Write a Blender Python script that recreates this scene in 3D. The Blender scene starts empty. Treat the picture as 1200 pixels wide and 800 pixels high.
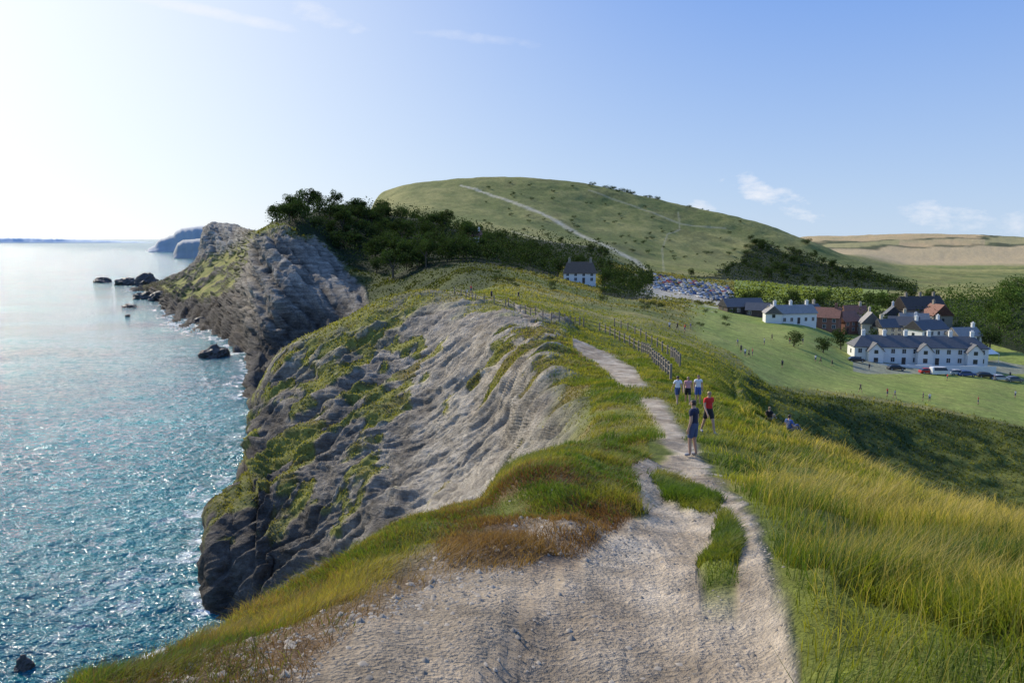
import bpy, math, random, numpy as np
from mathutils import Vector, Matrix, kdtree
rnd=random.Random(7); rs=np.random.RandomState(7)
S=bpy.context.scene; C=S.collection
CZ=42.0; F=924.0; PT=math.atan(120/924); CP,SP=math.cos(PT),math.sin(PT)
def r_of(py):
    t=(400-py)/F; return (-SP+CP*t)/(CP+SP*t)
def t_of(r): return (SP+CP*r)/(CP-SP*r)
def py_of(r): return 400-F*t_of(r)
def ux(px,r): return ((px-600)/F)/(CP+SP*t_of(r))
def P(px,py,Y):
    r=r_of(py); return Vector((ux(px,r)*Y,Y,CZ+r*Y))
# ---------- noise
def h3(i,j,k,s):
    n=(i*374761393+j*668265263+k*1274126177+s*974634777)&0xFFFFFFFF
    n=((n^(n>>13))*60493)&0xFFFFFFFF
    n=((n^(n>>15))*97241)&0xFFFFFFFF
    return ((n^(n>>14))&0xFFFF)/32767.5-1
def vn(x,y,z,s=0):
    x=np.asarray(x,float)+0*y; y=y+0*x; z=z+0*x
    fx,fy,fz=np.floor(x),np.floor(y),np.floor(z); i,j,k=fx.astype(np.int64),fy.astype(np.int64),fz.astype(np.int64)
    a,b,c=x-fx,y-fy,z-fz; a=a*a*(3-2*a); b=b*b*(3-2*b); c=c*c*(3-2*c)
    o=0
    for di,wa in ((0,1-a),(1,a)):
        for dj,wb in ((0,1-b),(1,b)):
            for dk,wc in ((0,1-c),(1,c)):
                o=o+wa*wb*wc*h3(i+di,j+dj,k+dk,s)
    return o
def fbm(x,y,z,o=4,s=0,g=.5):
    v=0;a=1;t=0
    for q in range(o):
        v=v+a*vn(x,y,z,s+q); t+=a; a*=g; x=x*2.03+5.1;y=y*2.03+1.7;z=z*2.03+9.2
    return v/t
def rdg(x,y,z,o=4,s=0,g=.55):
    v=0;a=1;t=0
    for q in range(o):
        v=v+a*(1-2*np.abs(vn(x,y,z,s+q))); t+=a; a*=g; x=x*2.03+5.1;y=y*2.03+1.7;z=z*2.03+9.2
    return v/t
def saw(u):
    f=u-np.floor(u); return np.where(f<.82,f/.82,(1-f)/.18)*2-1
def ss(a,b,x):
    t=np.clip((x-a)/(b-a),0,1); return t*t*(3-2*t)
def mix(a,b,m):
    a=np.asarray(a,float);b=np.asarray(b,float)
    return a*(1-m[...,None])+b*m[...,None]
def pchip(xk,yk,x):
    xk=np.asarray(xk,float); h=np.diff(xk); d=np.diff(yk,axis=0)/h[:,None]
    m=np.zeros_like(yk); m[0]=d[0]; m[-1]=d[-1]
    d0,d1=d[:-1],d[1:]; ok=d0*d1>0
    w1=(2*h[1:]+h[:-1])[:,None]; w2=(h[1:]+2*h[:-1])[:,None]
    den=np.where(ok,w1/np.where(ok,d0,1)+w2/np.where(ok,d1,1),1)
    m[1:-1]=np.where(ok,(w1+w2)/den,0)
    i=np.clip(np.searchsorted(xk,x,side='right')-1,0,len(xk)-2)
    t=((x-xk[i])/h[i])[:,None]; hh=h[i][:,None]
    return (2*t**3-3*t**2+1)*yk[i]+(t**3-2*t**2+t)*hh*m[i]+(-2*t**3+3*t**2)*yk[i+1]+(t**3-t**2)*hh*m[i+1]
# ---------- object helpers
def tag(o,label=None,cat=None,group=None,kind=None):
    if label: o['label']=label
    if cat: o['category']=cat
    if group: o['group']=group
    if kind: o['kind']=kind
    return o
def empty(name,loc,rz=0):
    o=bpy.data.objects.new(name,None); C.objects.link(o); o.location=loc; o.rotation_euler=(0,0,rz); o.empty_display_size=.3; return o
def link(name,me,parent=None,loc=None):
    o=bpy.data.objects.new(name,me); C.objects.link(o)
    if parent: o.parent=parent
    if loc is not None: o.location=loc
    return o
def npmesh(name,co,loops,starts,col=None,mats=(),smooth=True,extra=None):
    me=bpy.data.meshes.new(name); co=np.ascontiguousarray(co,dtype=np.float32)
    me.vertices.add(len(co)); me.vertices.foreach_set('co',co.ravel())
    me.loops.add(len(loops)); me.loops.foreach_set('vertex_index',np.asarray(loops,dtype=np.int32))
    me.polygons.add(len(starts)); me.polygons.foreach_set('loop_start',np.asarray(starts,dtype=np.int32))
    me.update(calc_edges=True)
    if smooth: me.polygons.foreach_set('use_smooth',np.ones(len(starts),bool))
    if col is not None:
        a=me.color_attributes.new('Col','FLOAT_COLOR','POINT'); c4=np.ones((len(co),4),np.float32); c4[:,:3]=col; a.data.foreach_set('color',c4.ravel())
    if extra is not None:
        for k,v in extra.items():
            a=me.attributes.new(k,'FLOAT','POINT'); a.data.foreach_set('value',np.ascontiguousarray(v,dtype=np.float32).ravel())
    for m in mats: me.materials.append(m)
    return me
def gridmesh(name,G,col,mats,extra=None):
    nr,nc=G.shape[:2]; idx=np.arange(nr*nc).reshape(nr,nc)
    q=np.stack([idx[:-1,:-1],idx[:-1,1:],idx[1:,1:],idx[1:,:-1]],-1).reshape(-1)
    return npmesh(name,G.reshape(-1,3),q,np.arange(0,len(q),4),None if col is None else col.reshape(-1,3),mats,True,extra)
class MB:
    def __init__(s): s.v=[];s.f=[];s.m=[]
    def add(s,vs,fs,mi=0):
        b=len(s.v); s.v+= [tuple(v) for v in vs]; s.f+=[tuple(b+i for i in f) for f in fs]; s.m+=[mi]*len(fs); return s
    def box(s,x0,x1,y0,y1,z0,z1,mi=0):
        return s.add([(x0,y0,z0),(x1,y0,z0),(x1,y1,z0),(x0,y1,z0),(x0,y0,z1),(x1,y0,z1),(x1,y1,z1),(x0,y1,z1)],[(0,3,2,1),(4,5,6,7),(0,1,5,4),(1,2,6,5),(2,3,7,6),(3,0,4,7)],mi)
    def tube(s,a,b,ra,rb,n=6,mi=0):
        a=Vector(a);b=Vector(b);d=(b-a).normalized();u=d.orthogonal().normalized();w=d.cross(u)
        vs=[];
        for c,r in((a,ra),(b,rb)):
            for k in range(n):
                t=2*math.pi*k/n; vs.append(c+u*r*math.cos(t)+w*r*math.sin(t))
        fs=[(k,(k+1)%n,n+(k+1)%n,n+k) for k in range(n)]+[tuple(range(n))[::-1],tuple(range(n,2*n))]
        return s.add(vs,fs,mi)
    def mesh(s,name,mats,smooth=False):
        me=bpy.data.meshes.new(name); me.from_pydata(s.v,[],s.f)
        for m in mats: me.materials.append(m)
        me.polygons.foreach_set('material_index',s.m)
        if smooth: me.polygons.foreach_set('use_smooth',[True]*len(s.f))
        me.update(); return me
    def build(s,name,mats,parent=None,smooth=False):
        if not isinstance(mats,(list,tuple)): mats=[mats]
        return link(name,s.mesh(name,mats,smooth),parent)
# ---------- materials
def newmat(name):
    m=bpy.data.materials.new(name); m.use_nodes=True; nt=m.node_tree; return m,nt,nt.nodes['Principled BSDF']
def N(nt,t,**k):
    n=nt.nodes.new(t)
    for a,b in k.items():
        if a=='inp':
            for i,v in b.items(): n.inputs[i].default_value=v
        else: setattr(n,a,b)
    return n
def noise(nt,scale,detail=4,vec=None,rough=.55):
    n=N(nt,'ShaderNodeTexNoise',inp={'Scale':scale,'Detail':detail,'Roughness':rough})
    if vec is not None: nt.links.new(vec,n.inputs['Vector'])
    return n.outputs['Fac']
def mth(nt,op,a,b=None,c=None,clamp=False):
    n=N(nt,'ShaderNodeMath',operation=op,use_clamp=clamp)
    for i,v in enumerate((a,b,c)):
        if v is None: continue
        if isinstance(v,(int,float)): n.inputs[i].default_value=v
        else: nt.links.new(v,n.inputs[i])
    return n.outputs[0]
def mrange(nt,v,a,b,c,d):
    n=N(nt,'ShaderNodeMapRange',inp={1:a,2:b,3:c,4:d}); nt.links.new(v,n.inputs[0]); return n.outputs[0]
def vmul(nt,col,val):
    n=N(nt,'ShaderNodeVectorMath',operation='SCALE'); nt.links.new(col,n.inputs[0]); nt.links.new(val,n.inputs['Scale']); return n.outputs[0]
def plain(name,col,rough=.7,var=.15,scale=3,metal=0,bump=0):
    m,nt,b=newmat(name); tc=N(nt,'ShaderNodeTexCoord').outputs['Object']
    c=N(nt,'ShaderNodeRGB'); c.outputs[0].default_value=(*col,1)
    f=mrange(nt,noise(nt,scale,4,tc),.25,.75,1-var,1+var)
    nt.links.new(vmul(nt,c.outputs[0],f),b.inputs['Base Color']); b.inputs['Roughness'].default_value=rough; b.inputs['Metallic'].default_value=metal
    if bump:
        bp=N(nt,'ShaderNodeBump',inp={'Strength':bump,'Distance':.05}); nt.links.new(noise(nt,scale*6,4,tc),bp.inputs['Height']); nt.links.new(bp.outputs[0],b.inputs['Normal'])
    return m
def leafmat(name,trans=.45,tint=(1.25,1.3,.6),rough=.6,spec=.25):
    m,nt,b=newmat(name); out=nt.nodes['Material Output']
    a=N(nt,'ShaderNodeVertexColor',layer_name='Col').outputs['Color']
    nt.links.new(a,b.inputs['Base Color']); b.inputs['Roughness'].default_value=rough; b.inputs['Specular IOR Level'].default_value=spec
    tr=N(nt,'ShaderNodeBsdfTranslucent'); mm=N(nt,'ShaderNodeVectorMath',operation='MULTIPLY'); nt.links.new(a,mm.inputs[0]); mm.inputs[1].default_value=tint
    nt.links.new(mm.outputs[0],tr.inputs['Color'])
    mx=N(nt,'ShaderNodeMixShader',inp={0:trans}); nt.links.new(b.outputs[0],mx.inputs[1]); nt.links.new(tr.outputs[0],mx.inputs[2]); nt.links.new(mx.outputs[0],out.inputs['Surface'])
    return m
tm,nt,b=newmat('terrain_ground')
tc=N(nt,'ShaderNodeTexCoord').outputs['Object']; vc=N(nt,'ShaderNodeVertexColor',layer_name='Col').outputs['Color']
rk=N(nt,'ShaderNodeAttribute',attribute_name='rock').outputs['Fac']
n1=noise(nt,.35,5,tc); n2=noise(nt,1.6,7,tc,.68); n3=noise(nt,22,4,tc,.6)
mp=N(nt,'ShaderNodeMapping',inp={'Rotation':(.25,-.75,.3),'Scale':(.10,.14,.9)}); nt.links.new(tc,mp.inputs[0]); ns=noise(nt,1.0,6,mp.outputs[0],.7)
f=mth(nt,'MULTIPLY',mth(nt,'MULTIPLY',mrange(nt,n1,.3,.7,.75,1.25),mrange(nt,n2,.3,.7,.6,1.4)),mrange(nt,n3,.3,.7,.75,1.25))
sf=mth(nt,'ADD',1.0,mth(nt,'MULTIPLY',rk,mrange(nt,ns,.35,.65,-.45,.45)))
nt.links.new(vmul(nt,vc,mth(nt,'MULTIPLY',f,sf)),b.inputs['Base Color']); b.inputs['Roughness'].default_value=.92; b.inputs['Specular IOR Level'].default_value=.15
h=mth(nt,'ADD',mth(nt,'MULTIPLY',n2,mth(nt,'ADD',mth(nt,'MULTIPLY',rk,2.2),.25)),mth(nt,'MULTIPLY',n3,.10))
h=mth(nt,'ADD',h,mth(nt,'MULTIPLY',mth(nt,'MULTIPLY',ns,rk),3.2))
vo=N(nt,'ShaderNodeTexVoronoi',feature='F1',inp={'Scale':26.0}); nt.links.new(tc,vo.inputs['Vector'])
h=mth(nt,'ADD',h,mth(nt,'MULTIPLY',mth(nt,'SUBTRACT',1.0,vo.outputs['Distance']),.035))
bp=N(nt,'ShaderNodeBump',inp={'Strength':.9,'Distance':.5}); nt.links.new(h,bp.inputs['Height']); nt.links.new(bp.outputs[0],b.inputs['Normal'])
TM=tm
GRASSM=leafmat('grass_blades',.5,(1.3,1.3,.5)); LEAFM=leafmat('tree_leaves',.2,(1.1,1.3,.5),.9,.06)
BARK=plain('bark',(.09,.07,.05),.9)
# ---------- terrain control columns
K=22
Yd=[.6,3,6,14,35,60,90,120,160,200,290,370,450,530,620,700,800,900,1050,1300,2000,3500]
def sea(*first,over=None):
    L=list(first)
    for k in range(len(L),K): L.append((Yd[k],-55))
    if over:
        for k,v in over.items(): L[k]=v
    return L
A=(.6,-1.72)
CO={
-900:sea((.5,-2.4),(2,-6),(4,-10),(10,-25),(30,-55)),
-300:sea((.6,-1.9),(2,-3.2),(4,-6),(12,-18),(35,-50)),
0:sea(A,(2.5,-2.3),(5,-3.95),(15,-16),(40,-46)),
100:sea(A,(3,-2.35),(5.2,792),(16,-17),(45,-46)),
165:sea(A,(3,-2.35),(5.8,768),(17,-18),(48,-46),over={10:(600,-50),11:(640,-45),12:(655,-41),13:(690,-42),14:(740,-46)}),
200:sea(A,(3.2,-2.38),(6.0,755),(18,-18),(50,-45),over={9:(250,-50),10:(455,-42),11:(500,350),12:(580,335),13:(655,325),14:(720,-50)}),
233:sea(A,(3.4,-2.4),(6.3,742),(18,-18),(52,-44),over={9:(250,-50),10:(402,-42),11:(470,350),12:(560,318),13:(640,300),14:(700,-40)}),
241:sea(A,(3.5,-2.4),(6.5,739),(20,-20),(84,-46),(90,-44),(97,-44),(104,-45),(112,-48),over={9:(250,-50),10:(385,-42),11:(450,350),12:(575,305),13:(615,265),14:(660,-20)}),
250:sea(A,(3.5,-2.4),(6.7,735),(20,-20),(82,-44),(88,-38),(97,-36),(106,-38),(118,-45),over={9:(250,-50),10:(370,-42),11:(440,350),12:(570,303),13:(615,262),14:(670,-10)}),
275:[A,(3.5,-2.4),(7.2,722),(21,-21),(82,-43),(89,655),(98,605),(108,572),(124,-44),(230,-50),(312,-42),(370,360),(520,302),(610,264),(680,-5),(760,-50),(850,-55),(950,-55),(1050,-55),(1300,-55),(2000,-55),(3500,-55)],
290:[A,(3.5,-2.4),(7.7,716),(21,-21),(80,-43),(89,648),(100,590),(118,548),(140,-42),(220,-46),(288,-42),(325,365),(420,294),(540,270),(640,0),(740,-50),(850,-55),(950,-55),(1050,-55),(1300,-55),(2000,-55),(3500,-55)],
300:[A,(3.6,-2.42),(8,711),(22,-22),(78,-42),(90,642),(104,578),(128,520),(156,483),(200,-41),(264,-41.5),(292,370),(322,312),(348,270),(450,2),(600,-8),(700,-50),(850,-55),(1050,-55),(1300,-55),(2000,-55),(3500,-55)],
325:[A,(3.8,-2.46),(8.5,700),(23,-22),(80,-41),(92,630),(108,560),(135,485),(160,422),(200,-39),(266,-40),(285,352),(312,300),(345,261),(450,10),(560,5),(680,-30),(800,-55),(1050,-55),(1300,-55),(2000,-55),(3500,-55)],
350:[A,(4,-2.5),(9,687),(24,-22),(80,-38.5),(93,610),(110,540),(138,460),(160,400),(200,-38),(268,-38),(290,345),(315,300),(345,256),(430,13),(560,10),(700,-20),(850,-55),(1050,-55),(1300,-55),(2000,-55),(3500,-55)],
400:[A,(5,-2.7),(10,657),(26,-20),(78,-34),(92,590),(108,520),(130,440),(155,376),(190,-36),(265,-33),(290,345),(325,310),(380,270),(440,246),(560,12),(700,0),(850,-20),(1050,-40),(1300,-55),(2000,-55),(3500,-55)],
450:[A,(5.5,-2.8),(11.5,633),(28,-19),(76,618),(90,560),(105,500),(130,425),(155,350),(180,-26),(240,-23),(290,-17),(340,300),(400,272),(450,252),(600,10),(750,20),(880,40),(1000,225),(1200,20),(2000,-55),(3500,-55)],
500:[A,(6,-2.95),(13,609),(30,-19),(74,598),(86,545),(100,485),(125,410),(155,340),(180,-19),(240,-17),(300,310),(350,293),(410,275),(460,258),(620,8),(760,250),(880,228),(1000,214),(1300,30),(2000,-55),(3500,-55)],
550:[A,(6,-2.95),(15,587),(34,-17),(72,573),(82,520),(95,455),(118,385),(150,345),(180,-13),(240,320),(300,305),(350,295),(410,284),(460,275),(620,268),(760,250),(880,226),(1000,209.5),(1300,40),(2000,-40),(3500,-55)],
600:[A,(7,-3.15),(18,558),(36,-16),(66,543),(74,500),(84,440),(100,390),(150,350),(190,337),(240,325),(300,312),(350,303),(410,295),(480,288),(620,275),(760,252),(880,226),(1000,208),(1300,40),(2000,-40),(3500,-55)],
650:[A,(8,-3.35),(20,548),(32,-11),(50,525),(58,480),(70,435),(95,392),(140,362),(190,347),(240,335),(300,324),(350,315),(420,305),(500,295),(630,282),(760,258),(880,230),(1000,210),(1300,35),(2000,-40),(3500,-55)],
700:[A,(8,-3.35),(24,535),(32,505),(40,482),(50,462),(66,437),(92,405),(130,378),(190,358),(250,345),(310,334),(370,325),(440,315),(520,303),(640,288),(760,268),(870,242),(970,217),(1250,30),(2000,-40),(3500,-55)],
760:[A,(8,-3.35),(24,533),(34,497),(44,470),(54,452),(68,436),(90,415),(125,392),(180,370),(250,355),(330,343),(410,334),(490,325),(550,318),(650,302),(760,278),(860,252),(950,232),(1250,15),(2000,-40),(3500,-55)],
820:[A,(8,-3.35),(24,533),(34,500),(44,475),(54,458),(66,445),(85,432),(120,412),(170,392),(250,365),(330,352),(410,342),(490,333),(550,326),(650,310),(750,290),(840,266),(930,245),(1250,5),(2000,-35),(3500,-55)],
880:[A,(8,-3.3),(24,545),(34,510),(44,490),(52,479),(70,-16.5),(95,468),(125,440),(170,408),(240,380),(320,362),(400,350),(490,340),(560,330),(650,316),(740,300),(820,280),(900,258),(1250,-5),(2000,-30),(3500,-55)],
940:[A,(7,-3.1),(22,565),(30,535),(38,515),(46,-12.8),(70,-20.5),(100,490),(128,462),(170,425),(225,392),(310,370),(390,355),(490,345),(570,335),(660,322),(730,306),(800,292),(870,279),(1200,-22),(1900,278),(3500,-20)],
1000:[A,(6,-2.9),(19,585),(26,560),(33,542),(42,-14.7),(70,-23.5),(105,520),(135,467),(170,442),(215,418),(290,385),(380,362),(480,348),(570,338),(660,326),(720,316),(770,309),(830,302),(1200,297),(1900,276),(3500,-10)],
1070:[A,(5.5,-2.75),(16,603),(22,585),(28,572),(38,-14.7),(70,-26),(108,545),(138,478),(170,452),(212,427),(290,385),(380,355),(480,348),(570,342),(620,337),(680,330),(730,325),(800,319),(1150,305),(1900,274),(3500,-10)],
1140:[A,(5,-2.65),(14,618),(19,606),(24,598),(34,-15),(70,-29),(108,567),(136,490),(170,458),(212,431),(270,395),(320,370),(370,352),(440,-36),(620,-36),(680,-35),(730,-34),(800,320),(1150,306),(1900,275),(3500,-10)],
1200:[A,(5,-2.6),(12,634),(16,626),(20,619),(30,-14.5),(70,-30),(108,582),(134,502),(170,470),(212,438),(240,410),(280,368),(330,345),(440,-30),(620,-35),(680,-34),(740,-34),(820,-33),(1150,306),(1900,278),(3500,-10)],
1300:[A,(4.6,-2.5),(11,645),(14,640),(17,636),(27,-14),(70,-31),(108,-38),(134,512),(170,480),(205,445),(230,410),(270,362),(320,340),(440,-28),(620,-35),(680,-34),(740,-34),(820,-33),(1150,306),(1900,279),(3500,-10)],
1900:[A,(4,-2.4),(8,-3.8),(10,-4.6),(13,-6.5),(22,-13),(60,-30),(100,-38),(134,-35),(170,-35),(205,-34),(230,-31),(270,-24),(320,-18),(440,-28),(620,-35),(680,-34),(740,-34),(820,-33),(1150,-30),(1900,5),(3500,-10)],
}
cpx=sorted(CO); lnY=np.zeros((len(cpx),K)); RR=np.zeros((len(cpx),K))
for a,p in enumerate(cpx):
    assert len(CO[p])==K,(p,len(CO[p]))
    for k,(Y,v) in enumerate(CO[p]):
        lnY[a,k]=math.log(Y); RR[a,k]=r_of(v) if v>=190 else v/Y
pxs=np.concatenate([np.arange(-900,-60,14),np.arange(-60,1260,1.5),np.arange(1260,1901,14)])
sub=[14,95,30,36,76,84,84,72,34,30,56,56,50,30,20,28,34,34,22,24,6]
sl=np.concatenate([k+np.arange(n)/n for k,n in enumerate(sub)]+[[K-1]])
lY=pchip(cpx,lnY,pxs); rr=pchip(cpx,RR,pxs)
zz=rr*np.exp(lY)
LY=pchip(np.arange(K),lY.T,sl); Z=pchip(np.arange(K),zz.T,sl)
Y=np.exp(LY); PX=np.broadcast_to(pxs,Y.shape); SL=np.broadcast_to(sl[:,None],Y.shape)
R=Z/Y; X=ux(PX,R)*Y; PY=py_of(R)
G=np.stack([X,Y,Z+CZ],-1)
# masks ------------------------------------------------
nA=fbm(X/14,Y/14,Z/14,4,11); nB=fbm(X/3.5,Y/3.5,Z/3.5,4,21); nC=fbm(X/.7,Y/.7,Z/.7,3,31); nD=fbm(X/60,Y/60,Z/60,4,41)
jx=PX+nB*14+nA*10; jy=PY+nC*8+nB*10
edge=np.interp(PX,[0,100,240,350,450,550,600,650,700],[840,795,738,688,634,587,558,548,535])
front=SL<2.35
rock1=ss(2.15,2.6,SL)*(1-ss(8.0,8.4,SL)*ss(300,340,PX))*(SL<9.2)*(1-ss(625,690,PX+nB*40))
vegtop=ss(6.8,7.9,SL+nA*.9+nB*.7)*ss(330,400,PX)
vegp=ss(.05,.2,nA*.55+nB*.85+.12*ss(5,7,SL)-.26*ss(460,530,PX+nA*40)*(1-ss(600,640,PX)))
rock1v=rock1*(1-.92*np.maximum(vegtop,vegp*ss(-41,-33,Z)))
ftop=np.interp(PX,[160,233,240,296,300,330,370,400,430,440],[350,335,262,262,282,274,276,308,346,400])
fr=ss(-6,6,jy-ftop-nA*14)
gs_top=np.interp(PX,[200,240,262,285,300],[330,305,296,285,262]); gs_bot=np.interp(PX,[180,215,245,275,296],[338,352,352,340,300])
fr=np.where(PX<298,1-ss(-3,3,jy-gs_top)*(1-ss(-4,4,jy-gs_bot))*ss(-.45,.0,nA+nB*.9),fr)
rock2=ss(8.9,9.3,SL)*(1-ss(13.1,13.6,SL))*(1-ss(425,445,PX))*fr
rock=np.clip(np.maximum(rock1v,rock2),0,1)
rgeo=np.clip(np.maximum(rock1,rock2),0,1)
nrm=np.cross(np.gradient(G,axis=1),np.gradient(G,axis=0)); nrm/=np.linalg.norm(nrm,axis=-1,keepdims=True)+1e-9
nrm*=np.sign(nrm[...,2:3]+1e-9)
bw=fbm(X/9,Y/9,Z/9,3,51)*2.2
bw2=fbm(X/25,Y/25,Z/25,3,52)
st1=Z*.8-.75*X+.25*Y; st2=Z+.95*X+.1*Y
sf1=saw(st2/12+bw*.18+bw2*.6)*.9+.45*saw(st2/4.1+bw*.3)+.4*rdg(st2/6,X/40,Y/40,4,63)
strat=np.where(SL>9,sf1*.5,saw(st1/4.2+bw*.35)*.5+rdg(st1/5.0+bw*.4,X/40,Y/60,4,62)*.5)
gl=rdg((X*.45+Y*.9)/9+bw*.25,(X-Y*.5)/45,Z/60,5,71,.62)
gf_=rdg((X*.45+Y*.9)/3.4+bw*.12,(X-Y*.5)/30,Z/40,4,76,.6)
blk=np.round(fbm(X/4,Y/4,Z/3,2,75)*5)/5
fine=rdg((X*.45+Y*.9)/1.7+bw*.3,(X-Y*.5)/6,Z/6,4,81,.62)
earth=ss(430,520,PX+nA*50+nB*30)*(SL<9)
fadeedge=ss(2.25,3.2,SL)
near_d=(gl*2.5*(1-.5*ss(6.5,7.8,SL))+strat*1.6)*(1-earth)+(gl*1.25+gf_*.75+strat*.35)*earth
d_rock=rgeo*fadeedge*(np.where(SL>9,strat*3.3+rdg(X/18,Y/18,Z/60,4,73)*1.8,near_d)+nB*.3+blk*.5*(1-earth*.8)+fine*.55)
d_rock*=np.where((SL<9)&(PX<300),.5,1)*(1-.55*vegtop)
topfade=1-.75*(ss(7.6,8,SL)*(1-ss(8,8.4,SL)))-.5*(ss(12.5,13,SL)*(1-ss(13,13.4,SL)))
d_near=(nB*.16+fbm(X/1.2,Y/1.2,Z/1.2,4,91)*.07)*(1-ss(20,60,Y))
d_mid=(nA*.9+nB*.35)*ss(30,70,Y)*(1-ss(200,400,Y))*(1-ss(840,920,PX)*ss(110,135,Y))*.6
d_far=(nD*3.0+nA*.9)*ss(520,800,Y)
bankg=(PX>860)*ss(5,5.6,SL)*(1-ss(7.5,8,SL))
d_bank=bankg*(rdg(X/16,Y/26,0*X,3,95)*1.5+nB*.4)
pl=np.interp(PY,[383,388,400,415,430,445,470,500,533,545,560,575,600,620,650,700,750,800,900],[602,620,650,676,702,718,747,770,782,772,747,744,752,722,680,640,610,575,480])
pr=np.interp(PY,[383,388,400,415,430,445,470,500,533,545,560,575,600,620,650,700,750,800,900],[642,656,688,714,744,758,780,798,820,832,850,866,882,892,903,914,931,934,938])
nf=np.where(SL<2.5,1,.22)
inside=np.minimum(PX+(nB*26+nC*10)*nf-pl,pr-(PX+(nC*12+nB*20)*nf))
pathm=ss(-6,10,inside)*(1-ss(6.9,7.2,SL))*(PY>381)*(1-.85*ss(449,454,PY)*(1-ss(462,472,PY)))
isl=np.maximum(1-((PX-846+nB*34)/(21+.10*(PY-650)))**2-((PY-648+nC*20)/50)**2,1-((PX-805)/36)**2-((PY-578-(PX-800)*.25)/13)**2)
island=ss(-.35,.55,isl+nC*.6+nB*.6)*front
islS=ss(-.3,.8,isl)*front
gully=ss(2.1,2.4,SL)*(PX<670)
path0=pathm*(1-gully)
pathm=path0*(1-island)
pathS=ss(-60,60,np.minimum(PX-pl,pr-PX))*front*ss(500,560,PY)
hum=np.clip(1-((PX-672)/115)**2-((PY-566)/46)**2,0,1)*front
lump=front*(1-pathS)*np.clip(fbm(X/1.6,Y/1.6,0*X,3,97),-.2,1)*.28*ss(5,7,Y)
lump2=front*ss(900,960,PX)*np.clip(fbm(X/1.3,Y/1.3,0*X,3,98),-.2,1)*.15
rut=front*pathS*(rdg((X-.12*Y)/.55,Y/5,0*X,3,99)*.05)*ss(3,5,Y)
D=d_rock*topfade+(d_near+d_mid)*(1-.7*rgeo)+d_far+d_bank+islS*.12*ss(5,9,Y)-pathS*.16+hum*.5+lump+lump2+rut
G=G+nrm*D[...,None]
pc=np.interp(PY,[338,345,352,360,370,383,392],[505,540,575,600,612,620,630]); pathm=np.maximum(pathm,.9*(1-ss(2.5,5.5,np.abs(PX+nB*4-pc)))*(SL>6.8)*(SL<8.1)*(PY<392))
def pl_dist(pts):
    d=np.full(PX.shape,1e9)
    for (x0,y0),(x1,y1) in zip(pts[:-1],pts[1:]):
        t=np.clip(((PX-x0)*(x1-x0)+(PY-y0)*(y1-y0))/((x1-x0)**2+(y1-y0)**2),0,1)
        d=np.minimum(d,np.hypot(PX-x0-t*(x1-x0),PY-y0-t*(y1-y0)))
    return d
hp=pl_dist([(772,330),(745,306),(715,290),(690,279),(660,263),(630,248),(600,236),(570,226),(540,218)])
hp2=np.minimum(pl_dist([(745,306),(700,290),(650,285),(600,272)]),np.minimum(pl_dist([(778,318),(776,292),(782,275),(797,268),(795,248)]),pl_dist([(850,268),(800,262),(740,240),(690,222)])))
hs=(SL>13.2)&(SL<18.2)&(PX>440)
hillpath=hs*np.maximum(.8*(1-ss(.5,1.5+(PY-210)*.026,hp+nB*1.8))*(.6+.4*ss(-.3,.2,nB)),.28*(1-ss(.2,1.5,hp2)))
# ---- woodland masks
wl=lambda xs,ys: np.interp(PX,xs,ys)
W1=(SL>10.8)*(SL<14.9)*ss(300,325,PX)*(1-ss(700,730,PX))*(PY<wl([300,335,370,400,450,520,560,640,700],[262,266,276,306,322,322,318,322,332])+nA*16+nB*6)*(1-rock)
W2=(SL>14)*(SL<17.5)*(PX>805)*(PX<1075)*(PY>wl([805,850,885,905,960,1060],[330,316,290,288,306,332])+nA*12)*(PY<343)
W3=(SL>10.7)*(SL<13.7)*(PX>1108)*(PY<wl([1108,1150,1200,1300],[384,400,414,430]))
W4=(SL>10)*(SL<13.2)*(PX>700)*(PX<765)*(PY<352)*(PY>318)
W5=(SL>10.6)*(SL<13)*(PX>850)*(PX<1110)*(nA>-.05)*(PY>352)*(PY<390)
WD=np.clip(W1+W2+W3+W4*(nA>-.1)+W5,0,1).astype(float)
HS=(PX>655)*(PX<705)*(SL>9.5)*(SL<12.4); WD=WD*(1-HS)
# ---- colours
g_lit=np.array([.20,.205,.035]); g_dk=np.array([.085,.105,.02]); g_dry=np.array([.31,.24,.085]); brown=np.array([.14,.08,.042])
col=mix(g_dk,g_lit,np.clip(.5+nA*.9+nB*.9,0,1)); col=mix(col,g_dry,ss(.05,.45,nB*.7+nA*.6)*.6)
lz=front*(PX<760)
dedge=(PY-edge)
bz=lz*ss(18,60,dedge+nB*45+nC*14)*(1-ss(575,650,PX)*(1-ss(590,630,PY+nB*15)))
gravel=np.array([.33,.265,.19])
gx=np.interp(PY,[600,620,650,700,750,800],[650,615,565,485,425,370])
gm_=ss(-45,35,PX-gx+nB*120+nC*50)
gb=mix(mix(brown,np.array([.20,.15,.095]),np.clip(.5+nC,0,1)),gravel,gm_)
col=mix(col,gb,np.clip(bz,0,1))
turf=np.clip(bz,0,1)*(1-gm_)*ss(-.15,.12,nB*.8+nA*.5+nC*.2)*(1-pathm)
turf=np.maximum(turf,np.clip(bz,0,1)*ss(.2,.35,nB*.8+nA*.5+nC*.2)*(1-pathm))
col=mix(col,np.array([.13,.12,.035]),turf*.7)
mound=lz*ss(570,620,PX)*(1-ss(588,625,PY+nB*20))
col=mix(col,np.array([.14,.15,.03]),mound*.8)
mbr=lz*ss(-.16,.14,nB+nC*.4)*ss(500,550,PX)*(1-ss(650,675,PY))*(1-.5*ss(640,700,PX)*(1-ss(575,600,PY))); col=mix(col,brown,mbr*.85)
scree=np.array([.335,.295,.24])
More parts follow.
